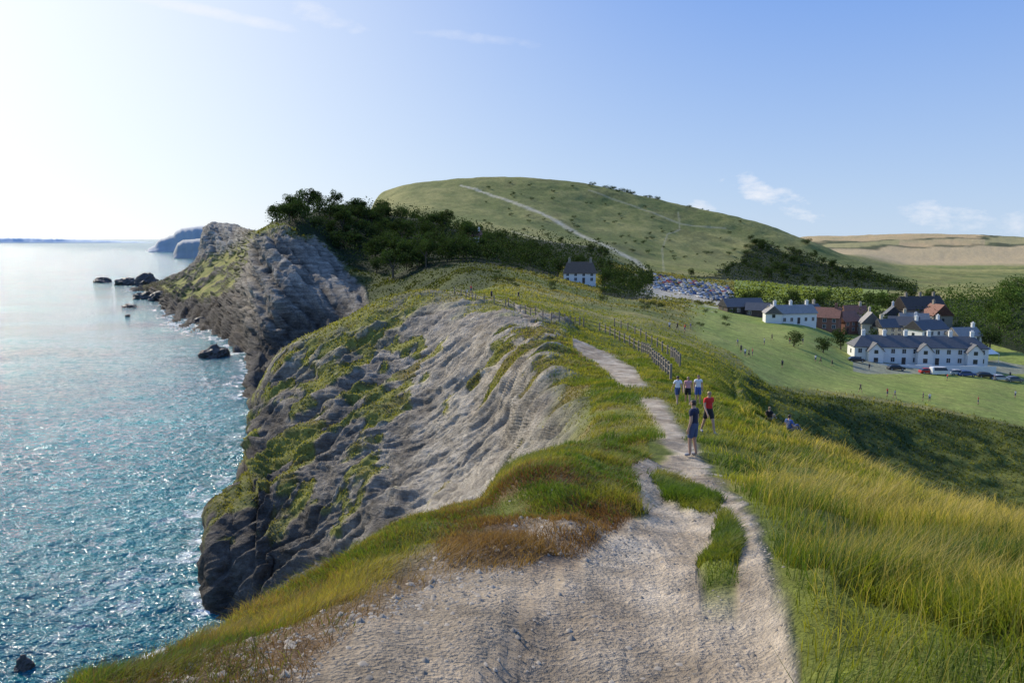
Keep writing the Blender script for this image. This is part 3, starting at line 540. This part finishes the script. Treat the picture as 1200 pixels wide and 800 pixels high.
def house(name,label,px,py,Yc,w,d,h,rh,rz,wall,roof,hip=0,chim=(),wins=4,floors=2,doors=(0,),cat='house',group=None,chm=None,lift=0):
    g=ground(px,Yc); o=empty(name,(g.x,g.y,g.z+lift),rz); tag(o,label,cat,group)
    gable(w,d,h,rh if hip==0 else 0.05).build('wall',wall,o); rf=roofm(w,d,h,rh,hip).build('roof',roof,o)
    for cx in chim:
        m=MB(); m.box(cx-.45,cx+.45,-.35,.35,h+rh-.8,h+rh+1.3); m.box(cx-.52,cx+.52,-.42,.42,h+rh+1.3,h+rh+1.45)
        for q_ in(-.2,.2): m.tube((cx+q_,0,h+rh+1.44),(cx+q_,0,h+rh+1.85),.12,.1,8)
        m.build('chimney',chm or wall,rf)
    for fl in range(floors):
        for k in range(wins):
            x=-w/2+(k+.5)*w/wins; z0=.9+fl*(h-.4)/floors
            if fl==0 and k in doors:
                dd=MB().box(x-.5,x+.5,-d/2-.06,-d/2+.02,0,2.1).build('door',DRK,o); MB().box(x+.32,x+.4,-d/2-.12,-d/2-.06,1,1.08).build('handle',FRM,dd); continue
            for sy,yy in((-1,-d/2),(1,d/2)):
                if sy==1 and fl==0: continue
                ya,yb=(yy-.07,yy+.02) if sy<0 else (yy-.02,yy+.07)
                wm=MB(); wm.box(x-.55,x+.55,ya,yb,z0-.06,z0); wm.box(x-.55,x+.55,ya,yb,z0+1.2,z0+1.28); wm.box(x-.55,x-.47,ya,yb,z0,z0+1.2); wm.box(x+.47,x+.55,ya,yb,z0,z0+1.2); wm.box(x-.03,x+.03,ya,yb,z0,z0+1.2)
                wf=wm.build('window',FRM,o); MB().box(x-.465,x+.465,(yy-.03 if sy<0 else yy+.005),(yy-.005 if sy<0 else yy+.03),z0+.002,z0+1.198).build('pane',GLS,wf)
    for ex in(-1,1):
        xx=ex*w/2
        wm=MB(); wm.box(min(xx,xx+ex*.06),max(xx,xx+ex*.06),-.5,.5,h*.55,h*.55+1.1); wm.build('window',GLS,o)
    return o
D2=math.radians
ter=house('terraced_cottages','long white terrace of cottages with slate roof and many white chimneys beside the green',1072,428,214,34,7,5.0,2.6,D2(-8),WHITE,SLATE,3,(-14,-8.5,-3,3,8.5,14),12,2,(1,4,7,10),'cottages')
for cx in(-12,0.5,13):
    m=MB(); y0,y1=-5.6,-3.55; w2=1.9; m.add([(cx-w2,y0,-2),(cx+w2,y0,-2),(cx+w2,y1,-2),(cx-w2,y1,-2),(cx-w2,y0,4.2),(cx+w2,y0,4.2),(cx+w2,y1,4.2),(cx-w2,y1,4.2),(cx,y0,6.0),(cx,y1,6.0)],[(0,1,5,8,4),(1,2,6,5),(3,0,4,7)]); m.build('gabled_wing',WHITE,ter)
    m=MB(); 
    for sx in(-1,1): m.add([(cx+sx*(w2+.3),y0-.3,3.95),(cx,y0-.3,6.22),(cx,y1+2,6.22),(cx+sx*(w2+.3),y1+.6,3.95),(cx+sx*(w2+.3),y0-.3,3.8),(cx,y0-.3,6.05),(cx,y1+2,6.05),(cx+sx*(w2+.3),y1+.6,3.8)],[(0,1,2,3),(4,7,6,5),(0,4,5,1),(3,2,6,7),(0,3,7,4)])
    m.build('wing_roof',SLATE,ter); MB().box(cx-.55,cx+.55,y0-.05,y0-.01,1,2.2).build('window',GLS,ter); MB().box(cx-.5,cx+.5,y0-.05,y0-.01,3.3,4.3).build('window',GLS,ter)
m=MB(); m.box(-17,17,-8.6,-8.35,-2,.9); gw=m.build('garden_wall',WHITE,None); gw.location=ter.location; gw.rotation_euler=ter.rotation_euler; tag(gw,'low white garden wall in front of the white terrace','wall')
house('cottage','white two storey house with slate roof behind the right half of the terrace',1085,395,252,11,7,5.2,2.6,D2(20),WHITE,SLATE,0,(-4.5,4.5),4)
house('cottage','white house with slate roof and end chimney left of the pair behind the terrace',1058,388,262,9,6,5.0,2.5,D2(-25),WHITE,SLATE,0,(3.5,),3)
house('cottage','small white house with grey roof at the right behind the terrace',1128,402,245,8,6,4.5,2.2,D2(10),WHITE,GREYR,0,(3,),3)
house('hotel','large brown stone house with tall dark gabled roof above the village',1075,362,300,17,9,6.6,4.4,D2(12),STN,DRK,0,(-6,0,6),5,2,(2,))
house('house','brown stone side house with steep roof next to the large stone house',1096,366,290,7,8,5.5,3.6,D2(100),STN,TILE,0,(2,),3)
house('cottage','low white cottage with grey roof and three chimneys at the left of the village',925,395,262,16,6,3.6,2.4,D2(14),WHITE,GREYR,0,(-6,0,6),6,1,(3,))
house('cottage','small white cottage end-on beside the low white cottage',905,392,258,7,5,3.4,2.2,D2(80),WHITE,GREYR,0,(),3,1)
house('barn','long low dark roofed barn at the left end of the village',868,385,285,14,8,2.8,2.6,D2(8),DRK,SLATE,0,(),5,1,(2,),'barn')
house('barn','smaller dark roofed shed right of the long barn',888,386,280,8,6,2.6,2.2,D2(-20),DRK,SLATE,0,(),3,1,(1,),'barn')
house('house','red tiled brick house left of the pair in the village centre',968,388,270,9,7,4.6,3.0,D2(-30),BRICK,TILE,0,(3,),3)
house('house','red tiled brick house right of the pair in the village centre',990,388,275,8,7,4.4,3.0,D2(25),BRICK,TILE,0,(-3,),3)
house('house','cream gabled house end-on behind the red roofed houses',1018,388,268,7,6,4.8,3.4,D2(75),CREAM,GREYR,0,(2,),3)
house('house','plain cream house with dark roof between the gabled house and the terrace',1040,390,262,7,6,4.2,2.4,D2(5),CREAM,SLATE,0,(-2.5,),3)
house('cottage','small brown roofed cottage tucked in trees above the red roofed pair',1000,376,310,8,6,4.2,2.8,D2(-10),CREAM,TILE,0,(2,),3)
house('cottage','small dark roofed cottage left of the red roofed pair',948,384,288,8,6,3.6,2.6,D2(30),CREAM,SLATE,0,(2,),3)
house('cottage','white gabled cottage just left of the large stone house',1046,376,296,7,6,4.8,3.0,D2(70),WHITE,SLATE,0,(2,),3)
house('cottage','grey roofed cottage between the large stone house and the white houses',1070,378,276,9,6,4.4,2.8,D2(-12),CREAM,GREYR,0,(-3,),3)
house('thatched_house','white walled thatched house standing alone below the wood',680,330,300,12,6.5,4.0,3.8,D2(-6),WHITE,THATCH,1.5,(-4,4),4,2,(2,),chm=STN)
house('house','lone red roofed house half hidden in the headland wood',557,284,380,6,5,5.4,2.6,D2(20),WHITE,TILE,0,(2,),2,1,(0,))
for px,py,w_,lb in[(1138,408,7,'white marquee tent with peaked roof at the right end of the terrace'),(1155,408,4.5,'smaller white pavilion tent right of the marquee')]:
    g=ground(px,226); o=empty('marquee_tent',g,.2); tag(o,lb,'tent'); m=MB(); m.add([(-w_/2,-2.5,2.3),(w_/2,-2.5,2.3),(w_/2,2.5,2.3),(-w_/2,2.5,2.3),(0,0,4.3)],[(0,1,4),(1,2,4),(2,3,4),(3,0,4)]); m.build('canopy',WHITE,o)
    for sx in(-1,1):
        for sy in(-1,1): MB().tube((sx*w_*.48,sy*2.4,-1),(sx*w_*.48,sy*2.4,2.32),.06,.06,6).build('pole',FRM,o)
# ---------- cars
def carsec(van):
    if van: return [(-2.3,.7,.7,.8),(-2.2,1.0,1.02,.86),(-1.7,1.1,1.12,.88),(-1.2,1.15,1.95,.9),(1.9,1.15,2.0,.9),(2.3,1.1,1.9,.88),(2.35,.6,.6,.85)]
    return [(-2.1,.55,.56,.75),(-2.0,.75,.77,.82),(-1.2,.88,.9,.86),(-.55,.92,1.38,.87),(.6,.93,1.45,.87),(1.35,.93,1.36,.86),(1.95,.9,.93,.84),(2.1,.6,.62,.8)]
def carmesh(van,split):
    s_=carsec(van); B=MB(); Gm=MB() if split else B; rings=[]
    for (y,bt,rf,w) in s_:
        rw=w*.8 if rf>bt+.1 else w*.96; rings.append([(-w,y,.28),(-w,y,bt),(-rw,y,rf),(rw,y,rf),(w,y,bt),(w,y,.28)])
    for a,(r0,r1) in enumerate(zip(rings[:-1],rings[1:])):
        cab=(s_[a][2]>s_[a][1]+.1)or(s_[a+1][2]>s_[a+1][1]+.1); slope=abs(s_[a][2]-s_[a+1][2])>.25
        for k in range(5):
            gl_=cab and (k in(1,3) or (k==2 and slope)) and not(van and a>3)
            (Gm if gl_ else B).add([r0[k],r0[k+1],r1[k+1],r1[k]],[(0,1,2,3)],(1 if gl_ and not split else 0))
        B.add([r0[5],r0[0],r1[0],r1[5]],[(0,1,2,3)])
    B.add(rings[0],[(5,4,3,2,1,0)]); B.add(rings[-1],[(0,1,2,3,4,5)])
    return B,Gm
TYRE=plain('tyre',(.02,.02,.02),.8); LAMP=plain('lamp_glass',(.6,.6,.58),.2); HUB=plain('hub',(.4,.4,.42),.35,.05,1,.6)
def wheelm(x,y,B=None,mi=0):
    m=B or MB(); s_=1 if x>0 else -1; m.tube((x-s_*.12,y,.32),(x+s_*.06,y,.32),.32,.32,12,mi); return m
PAINT={n_:plain('paint_'+n_,c,.3,.04,1,.1) for n_,c in dict(white=(.76,.76,.76),silver=(.48,.49,.51),black=(.03,.03,.035),red=(.42,.03,.03),blue=(.05,.09,.25),grey=(.16,.17,.18)).items()}
def car(label,px,Yc,rz,paint,van=False):
    g=ground(px,Yc); o=empty('van' if van else 'car',g+Vector((0,0,.03)),rz); tag(o,label,'van' if van else 'car'); B,Gm=carmesh(van,True); B.build('body',PAINT[paint],o); Gm.build('window_glass',GLS,o)
    for x in(-.82,.82):
        for y in(-1.3,1.35):
            w=wheelm(x,y).build('wheel',TYRE,o); s_=1 if x>0 else -1; MB().tube((x+s_*.05,y,.32),(x+s_*.075,y,.32),.19,.17,10).build('hub_cap',HUB,w)
        MB().box(x*.75-.16,x*.75+.16,-2.34 if van else -2.12,-2.2 if van else -2.0,.58,.72).build('headlight',LAMP,o)
for px,Yc,rz,pt,van,lb in [(1003,205,1.4,'black',0,'black car parked at the left end of the terrace'),(1050,199,1.5,'black',0,'black car parked in front of the middle of the terrace'),(1087,197,1.5,'red',0,'red car parked in front of the terrace'),(1101,196,1.6,'white',1,'white van parked right of the red car'),(1133,196,1.5,'blue',0,'blue car parked at the right end of the terrace'),(1155,197,1.4,'black',0,'black car on the road right of the terrace'),(1172,196,1.5,'silver',0,'silver car between two dark cars on the road at the right'),(1188,197,1.55,'grey',0,'grey car furthest right on the road'),(1122,197,1.5,'silver',0,'silver car parked between the van and the blue car')]: car(lb,px,Yc,rz,pt,bool(van))
cmesh={}
for pn in PAINT:
    B,_=carmesh(False,False)
    for x in(-.82,.82):
        for y in(-1.3,1.35): wheelm(x,y,B,2)
    cmesh[pn]=B.mesh('parked_car',[PAINT[pn],GLS,TYRE])
for row in range(11):
    for k in range(15):
        if rnd.random()<.14: continue
        px=752+k*7.0+row*1.2+rnd.uniform(-1.2,1.2); Yc=528-row*15-k*2.8
        g=ground(px,Yc)
        pn=rnd.choice(['white','white','white','silver','silver','silver','black','red','blue','grey']); o=link('parked_car',cmesh[pn],None,g+Vector((0,0,.05))); o.rotation_euler=(0,0,rnd.choice([.3,.3+math.pi])+rnd.uniform(-.05,.05))
        tag(o,pn+' car parked in the crowded hillside car park','car','%s cars in the crowded car park'%pn)
# ---------- people
SKIN=plain('skin',(.50,.30,.20),.6,.05,5); HAIRD=plain('dark_hair',(.035,.022,.015),.6,.2,20); HAIRB=plain('light_hair',(.30,.20,.10),.6,.2,20); EYE=plain('eye',(.02,.02,.02),.2)
def cloth(n_,c): return plain('cloth_'+n_,c,.85,.12,8)
CL={k:cloth(k,v) for k,v in dict(navy=(.015,.02,.05),red=(.60,.025,.02),black=(.02,.02,.022),blue=(.06,.12,.35),white=(.75,.75,.75),grey=(.3,.3,.32),denim=(.06,.09,.18),pink=(.6,.3,.32),khaki=(.3,.25,.16),teal=(.03,.25,.3)).items()}
def body(pose,fingers,subd):
    sit=pose=='sit'; V=[];E=[];Rd=[];nm={}
    def v(n_,p,r,par=None):
        nm[n_]=len(V); V.append(Vector(p)); Rd.append(r if isinstance(r,tuple) else (r,r))
        if par: E.append((nm[par],nm[n_]))
    dz=-.80 if sit else 0; tl=-.10 if sit else 0
    v('pelvis',(0,tl*0,.96+dz),(.155,.115)); v('belly',(0,.0+tl*.3,1.12+dz),(.135,.10),'pelvis'); v('chest',(0,.0+tl*.8,1.31+dz),(.165,.115),'belly'); v('nb',(0,tl,1.45+dz),(.075,.065),'chest'); v('neck',(0,.015+tl,1.52+dz),.055,'nb'); v('head',(0,.03+tl,1.61+dz),(.078,.092),'neck'); v('crown',(0,.02+tl,1.71+dz),(.072,.085),'head')
    ph={'walk':1,'walk2':-1}.get(pose,0.15)
    for s_,n_ in((-1,'L'),(1,'R')):
        sw=ph*s_
        if sit:
            v('sh'+n_,(s_*.17,tl,1.41+dz),.062,'chest'); v('el'+n_,(s_*.24,tl+.02,1.14+dz),.044,'sh'+n_); v('wr'+n_,(s_*.17,.27,1.08+dz),.03,'el'+n_); v('pa'+n_,(s_*.15,.35,1.06+dz),(.038,.02),'wr'+n_); fd=Vector((0,1,-.1))
            v('hip'+n_,(s_*.09,.02,.93+dz),.10,'pelvis'); v('kn'+n_,(s_*.13,.40,1.18+dz-.02),.062,'hip'+n_); v('an'+n_,(s_*.12,.62,.86+dz),.042,'kn'+n_); v('to'+n_,(s_*.13,.78,.84+dz),(.045,.03),'an'+n_)
        else:
            bent=pose=='hips' and s_==1
            v('sh'+n_,(s_*.175,0,1.415),.062,'chest')
            if bent: v('el'+n_,(.36,-.10,1.18),.044,'sh'+n_); v('wr'+n_,(.20,.06,1.03),.03,'el'+n_); v('pa'+n_,(.15,.11,1.0),(.038,.022),'wr'+n_); fd=Vector((-.6,.6,-.3))
            else: v('el'+n_,(s_*.235,-.03+sw*.10,1.13),.044,'sh'+n_); v('wr'+n_,(s_*.25,.06+sw*.22,.90),.03,'el'+n_); v('pa'+n_,(s_*.25,.08+sw*.25,.82),(.038,.022),'wr'+n_); fd=Vector((0,.15,-1))
            v('hip'+n_,(s_*.09,0,.92),.10,'pelvis'); v('kn'+n_,(s_*.10,.03-sw*.16,.50),.062,'hip'+n_); v('an'+n_,(s_*.11,-.02-sw*.30,.09),.042,'kn'+n_); v('to'+n_,(s_*.13,.14-sw*.30,.045),(.045,.032),'an'+n_)
        if fingers:
            p0=V[nm['pa'+n_]]; fd.normalize(); lat=Vector((0,1,0)) if abs(fd.z)>.5 else Vector((1,0,0))
            for q_,(o_,L) in enumerate(((-.03,.06),(-.01,.072),(.01,.068),(.028,.052))):
                a_=p0+lat*o_+fd*.05; v('f%d%s'%(q_,n_),a_,.0095,'pa'+n_); v('g%d%s'%(q_,n_),a_+fd*L*.5,.0085,'f%d%s'%(q_,n_)); v('h%d%s'%(q_,n_),a_+fd*L+Vector((-s_*.018,0,0)),.007,'g%d%s'%(q_,n_))
            v('t0'+n_,p0+lat*.045-fd*.005,.011,'pa'+n_); v('t1'+n_,p0+lat*.06+fd*.03,.009,'t0'+n_)
    me=bpy.data.meshes.new('b'); me.from_pydata(V,E,[]); o=bpy.data.objects.new('b',me); C.objects.link(o); md=o.modifiers.new('s','SKIN'); 
    for k,r in enumerate(Rd): me.skin_vertices[0].data[k].radius=r; me.skin_vertices[0].data[k].use_root=(k==0)
    md.use_smooth_shade=True; sb=o.modifiers.new('u','SUBSURF'); sb.levels=subd; sb.render_levels=subd
    dg=bpy.context.evaluated_depsgraph_get(); dg.update(); out=bpy.data.meshes.new_from_object(o.evaluated_get(dg)); bpy.data.objects.remove(o)
    bones=[]
    for a_,b_ in E:
        na=[k for k,i_ in nm.items() if i_==a_][0]; nb_=[k for k,i_ in nm.items() if i_==b_][0]; bones.append((V[a_],V[b_],na,nb_,max(Rd[a_]),max(Rd[b_])))
    return out,bones,nm,V
def classify(me,bones,sleeve=.55,leg=.8):
    out=[]
    for p in me.polygons:
        c=p.center; best=None
        for a_,b_,na,nb_,ra,rb in bones:
            ab=b_-a_; t=max(0,min(1,(c-a_).dot(ab)/ab.length_squared)); d=(c-a_-ab*t).length/(ra+(rb-ra)*t)
            if best is None or d<best[0]: best=(d,t,na,nb_)
        d,t,na,nb_=best; k='skin'
        if nb_[:3]=='hip' or nb_=='belly' and t<.45: k='bottom'
        elif na[:3]=='hip': k='bottom' if t<leg else 'skin'
        elif na[:2]=='kn': k='bottom' if (leg>1 and t<.85) else 'skin'
        elif nb_ in('belly','chest') or nb_[:2]=='sh': k='top'
        elif nb_=='nb': k='top' if t<.75 else 'skin'
        elif na[:2]=='sh': k='top' if t<sleeve else 'skin'
        elif nb_[:2]=='to' or (nb_[:2]=='an' and t>.93): k='shoe'
        elif nb_=='crown' or na=='neck' and nb_=='head':
            hc=[b2 for a2,b2,x,y,_,_ in bones if y=='head'][0]
            if (c.z>hc.z+.055) or (c.y<hc.y-.01 and c.z>hc.z-.05): k='hair'
        out.append(k)
    return out
def submesh(name,me,ids,off,mat):
    vi={};vs=[];fs=[]
    for i_ in ids:
        f_=[]
        for q_ in me.polygons[i_].vertices:
            if q_ not in vi: vi[q_]=len(vs); vs.append(me.vertices[q_].co+me.vertices[q_].normal*off)
            f_.append(vi[q_])
        fs.append(f_)
    m=bpy.data.meshes.new(name); m.from_pydata(vs,[],fs); m.materials.append(mat); m.polygons.foreach_set('use_smooth',[True]*len(fs)); m.update(); return m
def person(label,loc,rz,pose,top,bot,hair,sleeve=.55,leg=.8,h=1.75,shoe='grey'):
    me,bones,nm,V=body(pose,True,2); cls=classify(me,bones,sleeve,leg); me.materials.clear(); me.materials.append(SKIN)
    for p in me.polygons: p.material_index=0
    o=empty('person',loc,rz); o.scale=(h/1.79,)*3; tag(o,label,'person'); link('body',me,o)
    for n_,k,off,mt in(('shirt','top',.016,CL[top]),('shorts' if leg<1 else 'trousers','bottom',.018,CL[bot]),('hair','hair',.014,hair),('shoe','shoe',.008,CL[shoe])):
        ids=[i_ for i_,c in enumerate(cls) if c==k]
        if not ids: continue
        if n_=='shoe':
            for s_ in(-1,1): link('shoe',submesh('shoe',me,[i_ for i_ in ids if me.polygons[i_].center.x*s_>0],off,mt),o)
        else: link(n_,submesh(n_,me,ids,off,mt),o)
    hd=V[nm['head']]
    for s_ in(-1,1): MB().tube(hd+Vector((s_*.03,.078,.022)),hd+Vector((s_*.03,.092,.022)),.010,.006,8).build('eye',EYE,o)
    MB().tube(hd+Vector((0,.075,.012)),hd+Vector((0,.112,-.012)),.008,.013,6).build('nose',SKIN,o)
    MB().tube(hd+Vector((-.02,.086,-.042)),hd+Vector((.02,.086,-.042)),.006,.006,6).build('mouth',CL['pink'],o)
    for s_ in(-1,1): MB().tube(hd+Vector((s_*.072,.0,-.02)),hd+Vector((s_*.084,-.008,.03)),.014,.018,6).build('ear',SKIN,o)
    return o
pp=lambda px,py,Ya,Yb=1e9: gpt(px,py,Ya,Yb)
person('man in navy t-shirt and blue shorts standing on the path, nearest of the group',pp(811,535,18,30),D2(50),'stand','navy','denim',HAIRD,.5,.8,1.84)
person('man in bright red t-shirt and black shorts walking behind the man in navy',pp(830,508,24,40),D2(200),'walk','red','black',HAIRB,.5,.75,1.84)
person('person in white t-shirt at the left of the three behind',pp(794,474,34,60),D2(10),'walk2','white','denim',HAIRD,.5,.8,1.66)
person('person in pale pink top in the middle of the three behind',pp(805,474,34,60),D2(170),'walk','pink','black',HAIRB,.15,.7,1.66)
person('person in white top and blue shorts at the right of the three behind',pp(817,474,36,60),D2(185),'stand','white','blue',HAIRD,.4,.8,1.80)
person('person in blue shirt sitting on the grass edge above the gully',SIT1,D2(-60),'sit','blue','denim',HAIRD,.5,1.2,1.8)
person('person in dark clothes sitting low in the grass left of the person in blue',SIT2,D2(-40),'sit','black','khaki',HAIRB,.5,1.2,1.7)
tiny={}
def tinyperson(top,bot,pose,label,loc,group):
    key=(top,bot,pose)
    if key not in tiny:
        me,bones,_,_=body(pose,False,1); cls=classify(me,bones); me.materials.clear()
        for m_ in(SKIN,CL[top],CL[bot],HAIRD,CL['black']): me.materials.append(m_)
        ix={'skin':0,'top':1,'bottom':2,'hair':3,'shoe':4}
        for p,c in zip(me.polygons,cls): p.material_index=ix[c]; p.use_smooth=True
        tiny[key]=me
    o=link('person',tiny[key],None,loc); o.rotation_euler=(0,0,rnd.uniform(0,6.28)); tag(o,label,'person',group)
kinds=[('white','denim','stand'),('black','black','walk'),('red','denim','stand'),('blue','khaki','walk'),('navy','black','stand')]
spots=[(785,387),(793,388),(803,389),(809,388),(868,414),(873,418),(878,420),(882,418),(864,407),(917,432),(956,425),(962,427),(1040,465),(1048,467),(1082,470),(1089,471),(1008,460),(1146,474),(1165,446),(1183,443),(1190,467),(905,399),(925,403),(940,404),(1018,434),(895,404),(975,430),(1110,446)]
wd={'white':'white top','black':'black clothes','red':'red top','blue':'blue top','navy':'navy top'}
for k,(x,y) in enumerate(spots):
    kk=kinds[k%5]; tinyperson(*kk,'distant person in %s on the village green'%wd[kk[0]],pp(x,y,88,300),'people in %s on the green'%wd[kk[0]])
for k,(x,y) in enumerate([(534,342),(541,343),(547,343),(552,344),(576,351),(607,352)]):
    kk=kinds[(k*2+1)%5]; tinyperson(*kk,'distant person in %s on the far crest of the ridge'%wd[kk[0]],pp(x,y,118,180),'people in %s on the ridge crest'%wd[kk[0]])
# ---------- fences
WOOD=plain('weathered_wood',(.25,.205,.15),.85,.25,6)
def fence(pts,label,Ya,Yb,step=2.4,rails=(.6,1.1)):
    W=[pp(x,y,Ya,Yb) for x,y in pts]; L=[0]
    for a_,b_ in zip(W[:-1],W[1:]): L.append(L[-1]+(b_-a_).length)
    n=max(2,int(L[-1]/step)); Q=[]
    for k in range(n+1):
        d=L[-1]*k/n; i_=min(max(np.searchsorted(L,d)-1,0),len(W)-2); t=(d-L[i_])/(L[i_+1]-L[i_]+1e-6); p=W[i_].lerp(W[i_+1],t)
        r=(p.z-CZ)/p.y; t_=t_of(r); g=ground(600+F*(p.x/p.y)*(CP+SP*t_),p.y); p.z=max(p.z-.3,g.z); Q.append(p)
    o=empty('wooden_fence',Q[0]); tag(o,label,'fence')
    for p in Q:
        q_=p-Q[0]; m=MB(); m.box(q_.x-.09,q_.x+.09,q_.y-.09,q_.y+.09,q_.z-.8,q_.z+1.35); m.build('post',WOOD,o)
    for hz in rails:
        for a_,b_ in zip(Q[:-1],Q[1:]): MB().tube(a_-Q[0]+Vector((0,-.1,hz)),b_-Q[0]+Vector((0,-.1,hz)),.035,.035,5).build('rail',WOOD,o)
fence([(532,345),(545,348),(560,352),(578,357),(592,361)],'post and rail fence at the far crest of the ridge',118,165,3)
fence([(595,361),(612,367),(630,372),(652,377),(680,382)],'post and rail fence in the middle of the ridge beside the path',95,150,3)
fence([(684,383),(705,389),(722,397),(738,405),(752,413),(764,422),(776,434),(786,446)],'post and rail fence along the right of the path below the crest',52,130,2.4)
fence([(720,383),(745,393),(768,406),(786,418),(797,430)],'outer post and rail fence nearer the green, right of the path fence',62,140,3.4,(1.0,))
# ---------- sky, sun, camera
w=bpy.data.worlds.new('World'); S.world=w; w.use_nodes=True; nt=w.node_tree; bg=nt.nodes['Background']
AZ=D2(-43); EL=D2(31)
sk=N(nt,'ShaderNodeTexSky',sky_type='NISHITA',sun_disc=False,sun_elevation=EL,sun_rotation=AZ,air_density=1.0,dust_density=.4,ozone_density=2.0)
tcg=N(nt,'ShaderNodeTexCoord').outputs['Generated']; sp=N(nt,'ShaderNodeSeparateXYZ'); nt.links.new(tcg,sp.inputs[0])
dv=Vector((math.sin(AZ)*math.cos(EL),math.cos(AZ)*math.cos(EL),math.sin(EL)))
gd=Vector((math.sin(D2(-46))*math.cos(D2(11)),math.cos(D2(-46))*math.cos(D2(11)),math.sin(D2(11))))
dt=N(nt,'ShaderNodeVectorMath',operation='DOT_PRODUCT'); nt.links.new(tcg,dt.inputs[0]); dt.inputs[1].default_value=gd
glow=mth(nt,'POWER',mth(nt,'DIVIDE',mth(nt,'SUBTRACT',dt.outputs['Value'],.14,clamp=True),.85,clamp=True),4.0)
el=mth(nt,'POWER',mth(nt,'DIVIDE',mth(nt,'MAXIMUM',sp.outputs[2],0.0),.33,clamp=True),.8)
k_=1/.12
g1=N(nt,'ShaderNodeMixRGB',inp={1:(.55*k_,.71*k_,.91*k_,1),2:(.15*k_,.34*k_,.85*k_,1)}); nt.links.new(el,g1.inputs[0])
g2=N(nt,'ShaderNodeMixRGB',inp={2:(1.05*k_,1.10*k_,1.12*k_,1)}); nt.links.new(glow,g2.inputs[0]); nt.links.new(g1.outputs[0],g2.inputs[1])
g3=N(nt,'ShaderNodeMixRGB',inp={0:.88}); nt.links.new(sk.outputs[0],g3.inputs[1]); nt.links.new(g2.outputs[0],g3.inputs[2])
ys=mth(nt,'MAXIMUM',sp.outputs[1],.01); u=mth(nt,'DIVIDE',sp.outputs[0],ys); v=mth(nt,'DIVIDE',sp.outputs[2],ys)
cb=N(nt,'ShaderNodeCombineXYZ'); nt.links.new(u,cb.inputs[0]); nt.links.new(mth(nt,'MULTIPLY',v,2.2),cb.inputs[1])
cn=noise(nt,28,7,cb.outputs[0],.62); cm=None
def cloud(px,py,a,b_,tilt,strength,nz=4.2):
    global cm
    r=r_of(py); u0,v0=ux(px,r),r; du=mth(nt,'SUBTRACT',u,u0); dv_=mth(nt,'SUBTRACT',mth(nt,'SUBTRACT',v,v0),mth(nt,'MULTIPLY',du,tilt))
    q_=mth(nt,'ADD',mth(nt,'POWER',mth(nt,'ABSOLUTE',mth(nt,'DIVIDE',du,a)),2),mth(nt,'POWER',mth(nt,'ABSOLUTE',mth(nt,'DIVIDE',dv_,b_)),2))
    e=mth(nt,'SUBTRACT',1,q_); e=mth(nt,'ADD',e,mth(nt,'MULTIPLY',mth(nt,'SUBTRACT',cn,.58),nz)); e=mth(nt,'MULTIPLY',mth(nt,'MULTIPLY',e,.65,clamp=True),strength)
    cm=e if cm is None else mth(nt,'MAXIMUM',cm,e)
cloud(905,230,.070,.018,-.38,.85); cloud(880,213,.028,.013,-.2,.8); cloud(1110,254,.065,.022,-.1,.65); cloud(1062,247,.02,.008,0,.4); cloud(1195,262,.04,.018,0,.5); cloud(820,242,.02,.010,-.2,.65)
cloud(235,12,.15,.009,-.20,.75,1.6); cloud(375,18,.06,.014,-.3,.45,3); cloud(560,45,.09,.008,-.1,.3,3)
mx=N(nt,'ShaderNodeMixRGB',inp={2:(8.0,8.0,8.3,1)}); nt.links.new(cm,mx.inputs[0]); nt.links.new(g3.outputs[0],mx.inputs[1]); nt.links.new(mx.outputs[0],bg.inputs[0]); bg.inputs[1].default_value=.12
sd=bpy.data.lights.new('sun','SUN'); sd.energy=5.0; sd.angle=D2(.5); sd.color=(1,.92,.77); so_=bpy.data.objects.new('sun',sd); C.objects.link(so_)
so_.rotation_euler=dv.to_track_quat('Z','Y').to_euler(); so_.location=dv*100+Vector((0,0,60))
cd=bpy.data.cameras.new('camera'); cam=bpy.data.objects.new('camera',cd); C.objects.link(cam); cam.location=(0,0,CZ); cam.rotation_euler=(math.pi/2-PT,0,0); cd.sensor_width=36; cd.lens=F/1200*36; cd.clip_start=.1; cd.clip_end=120000; S.camera=cam
S.view_settings.view_transform='Standard'; S.view_settings.look='None'; S.view_settings.exposure=0
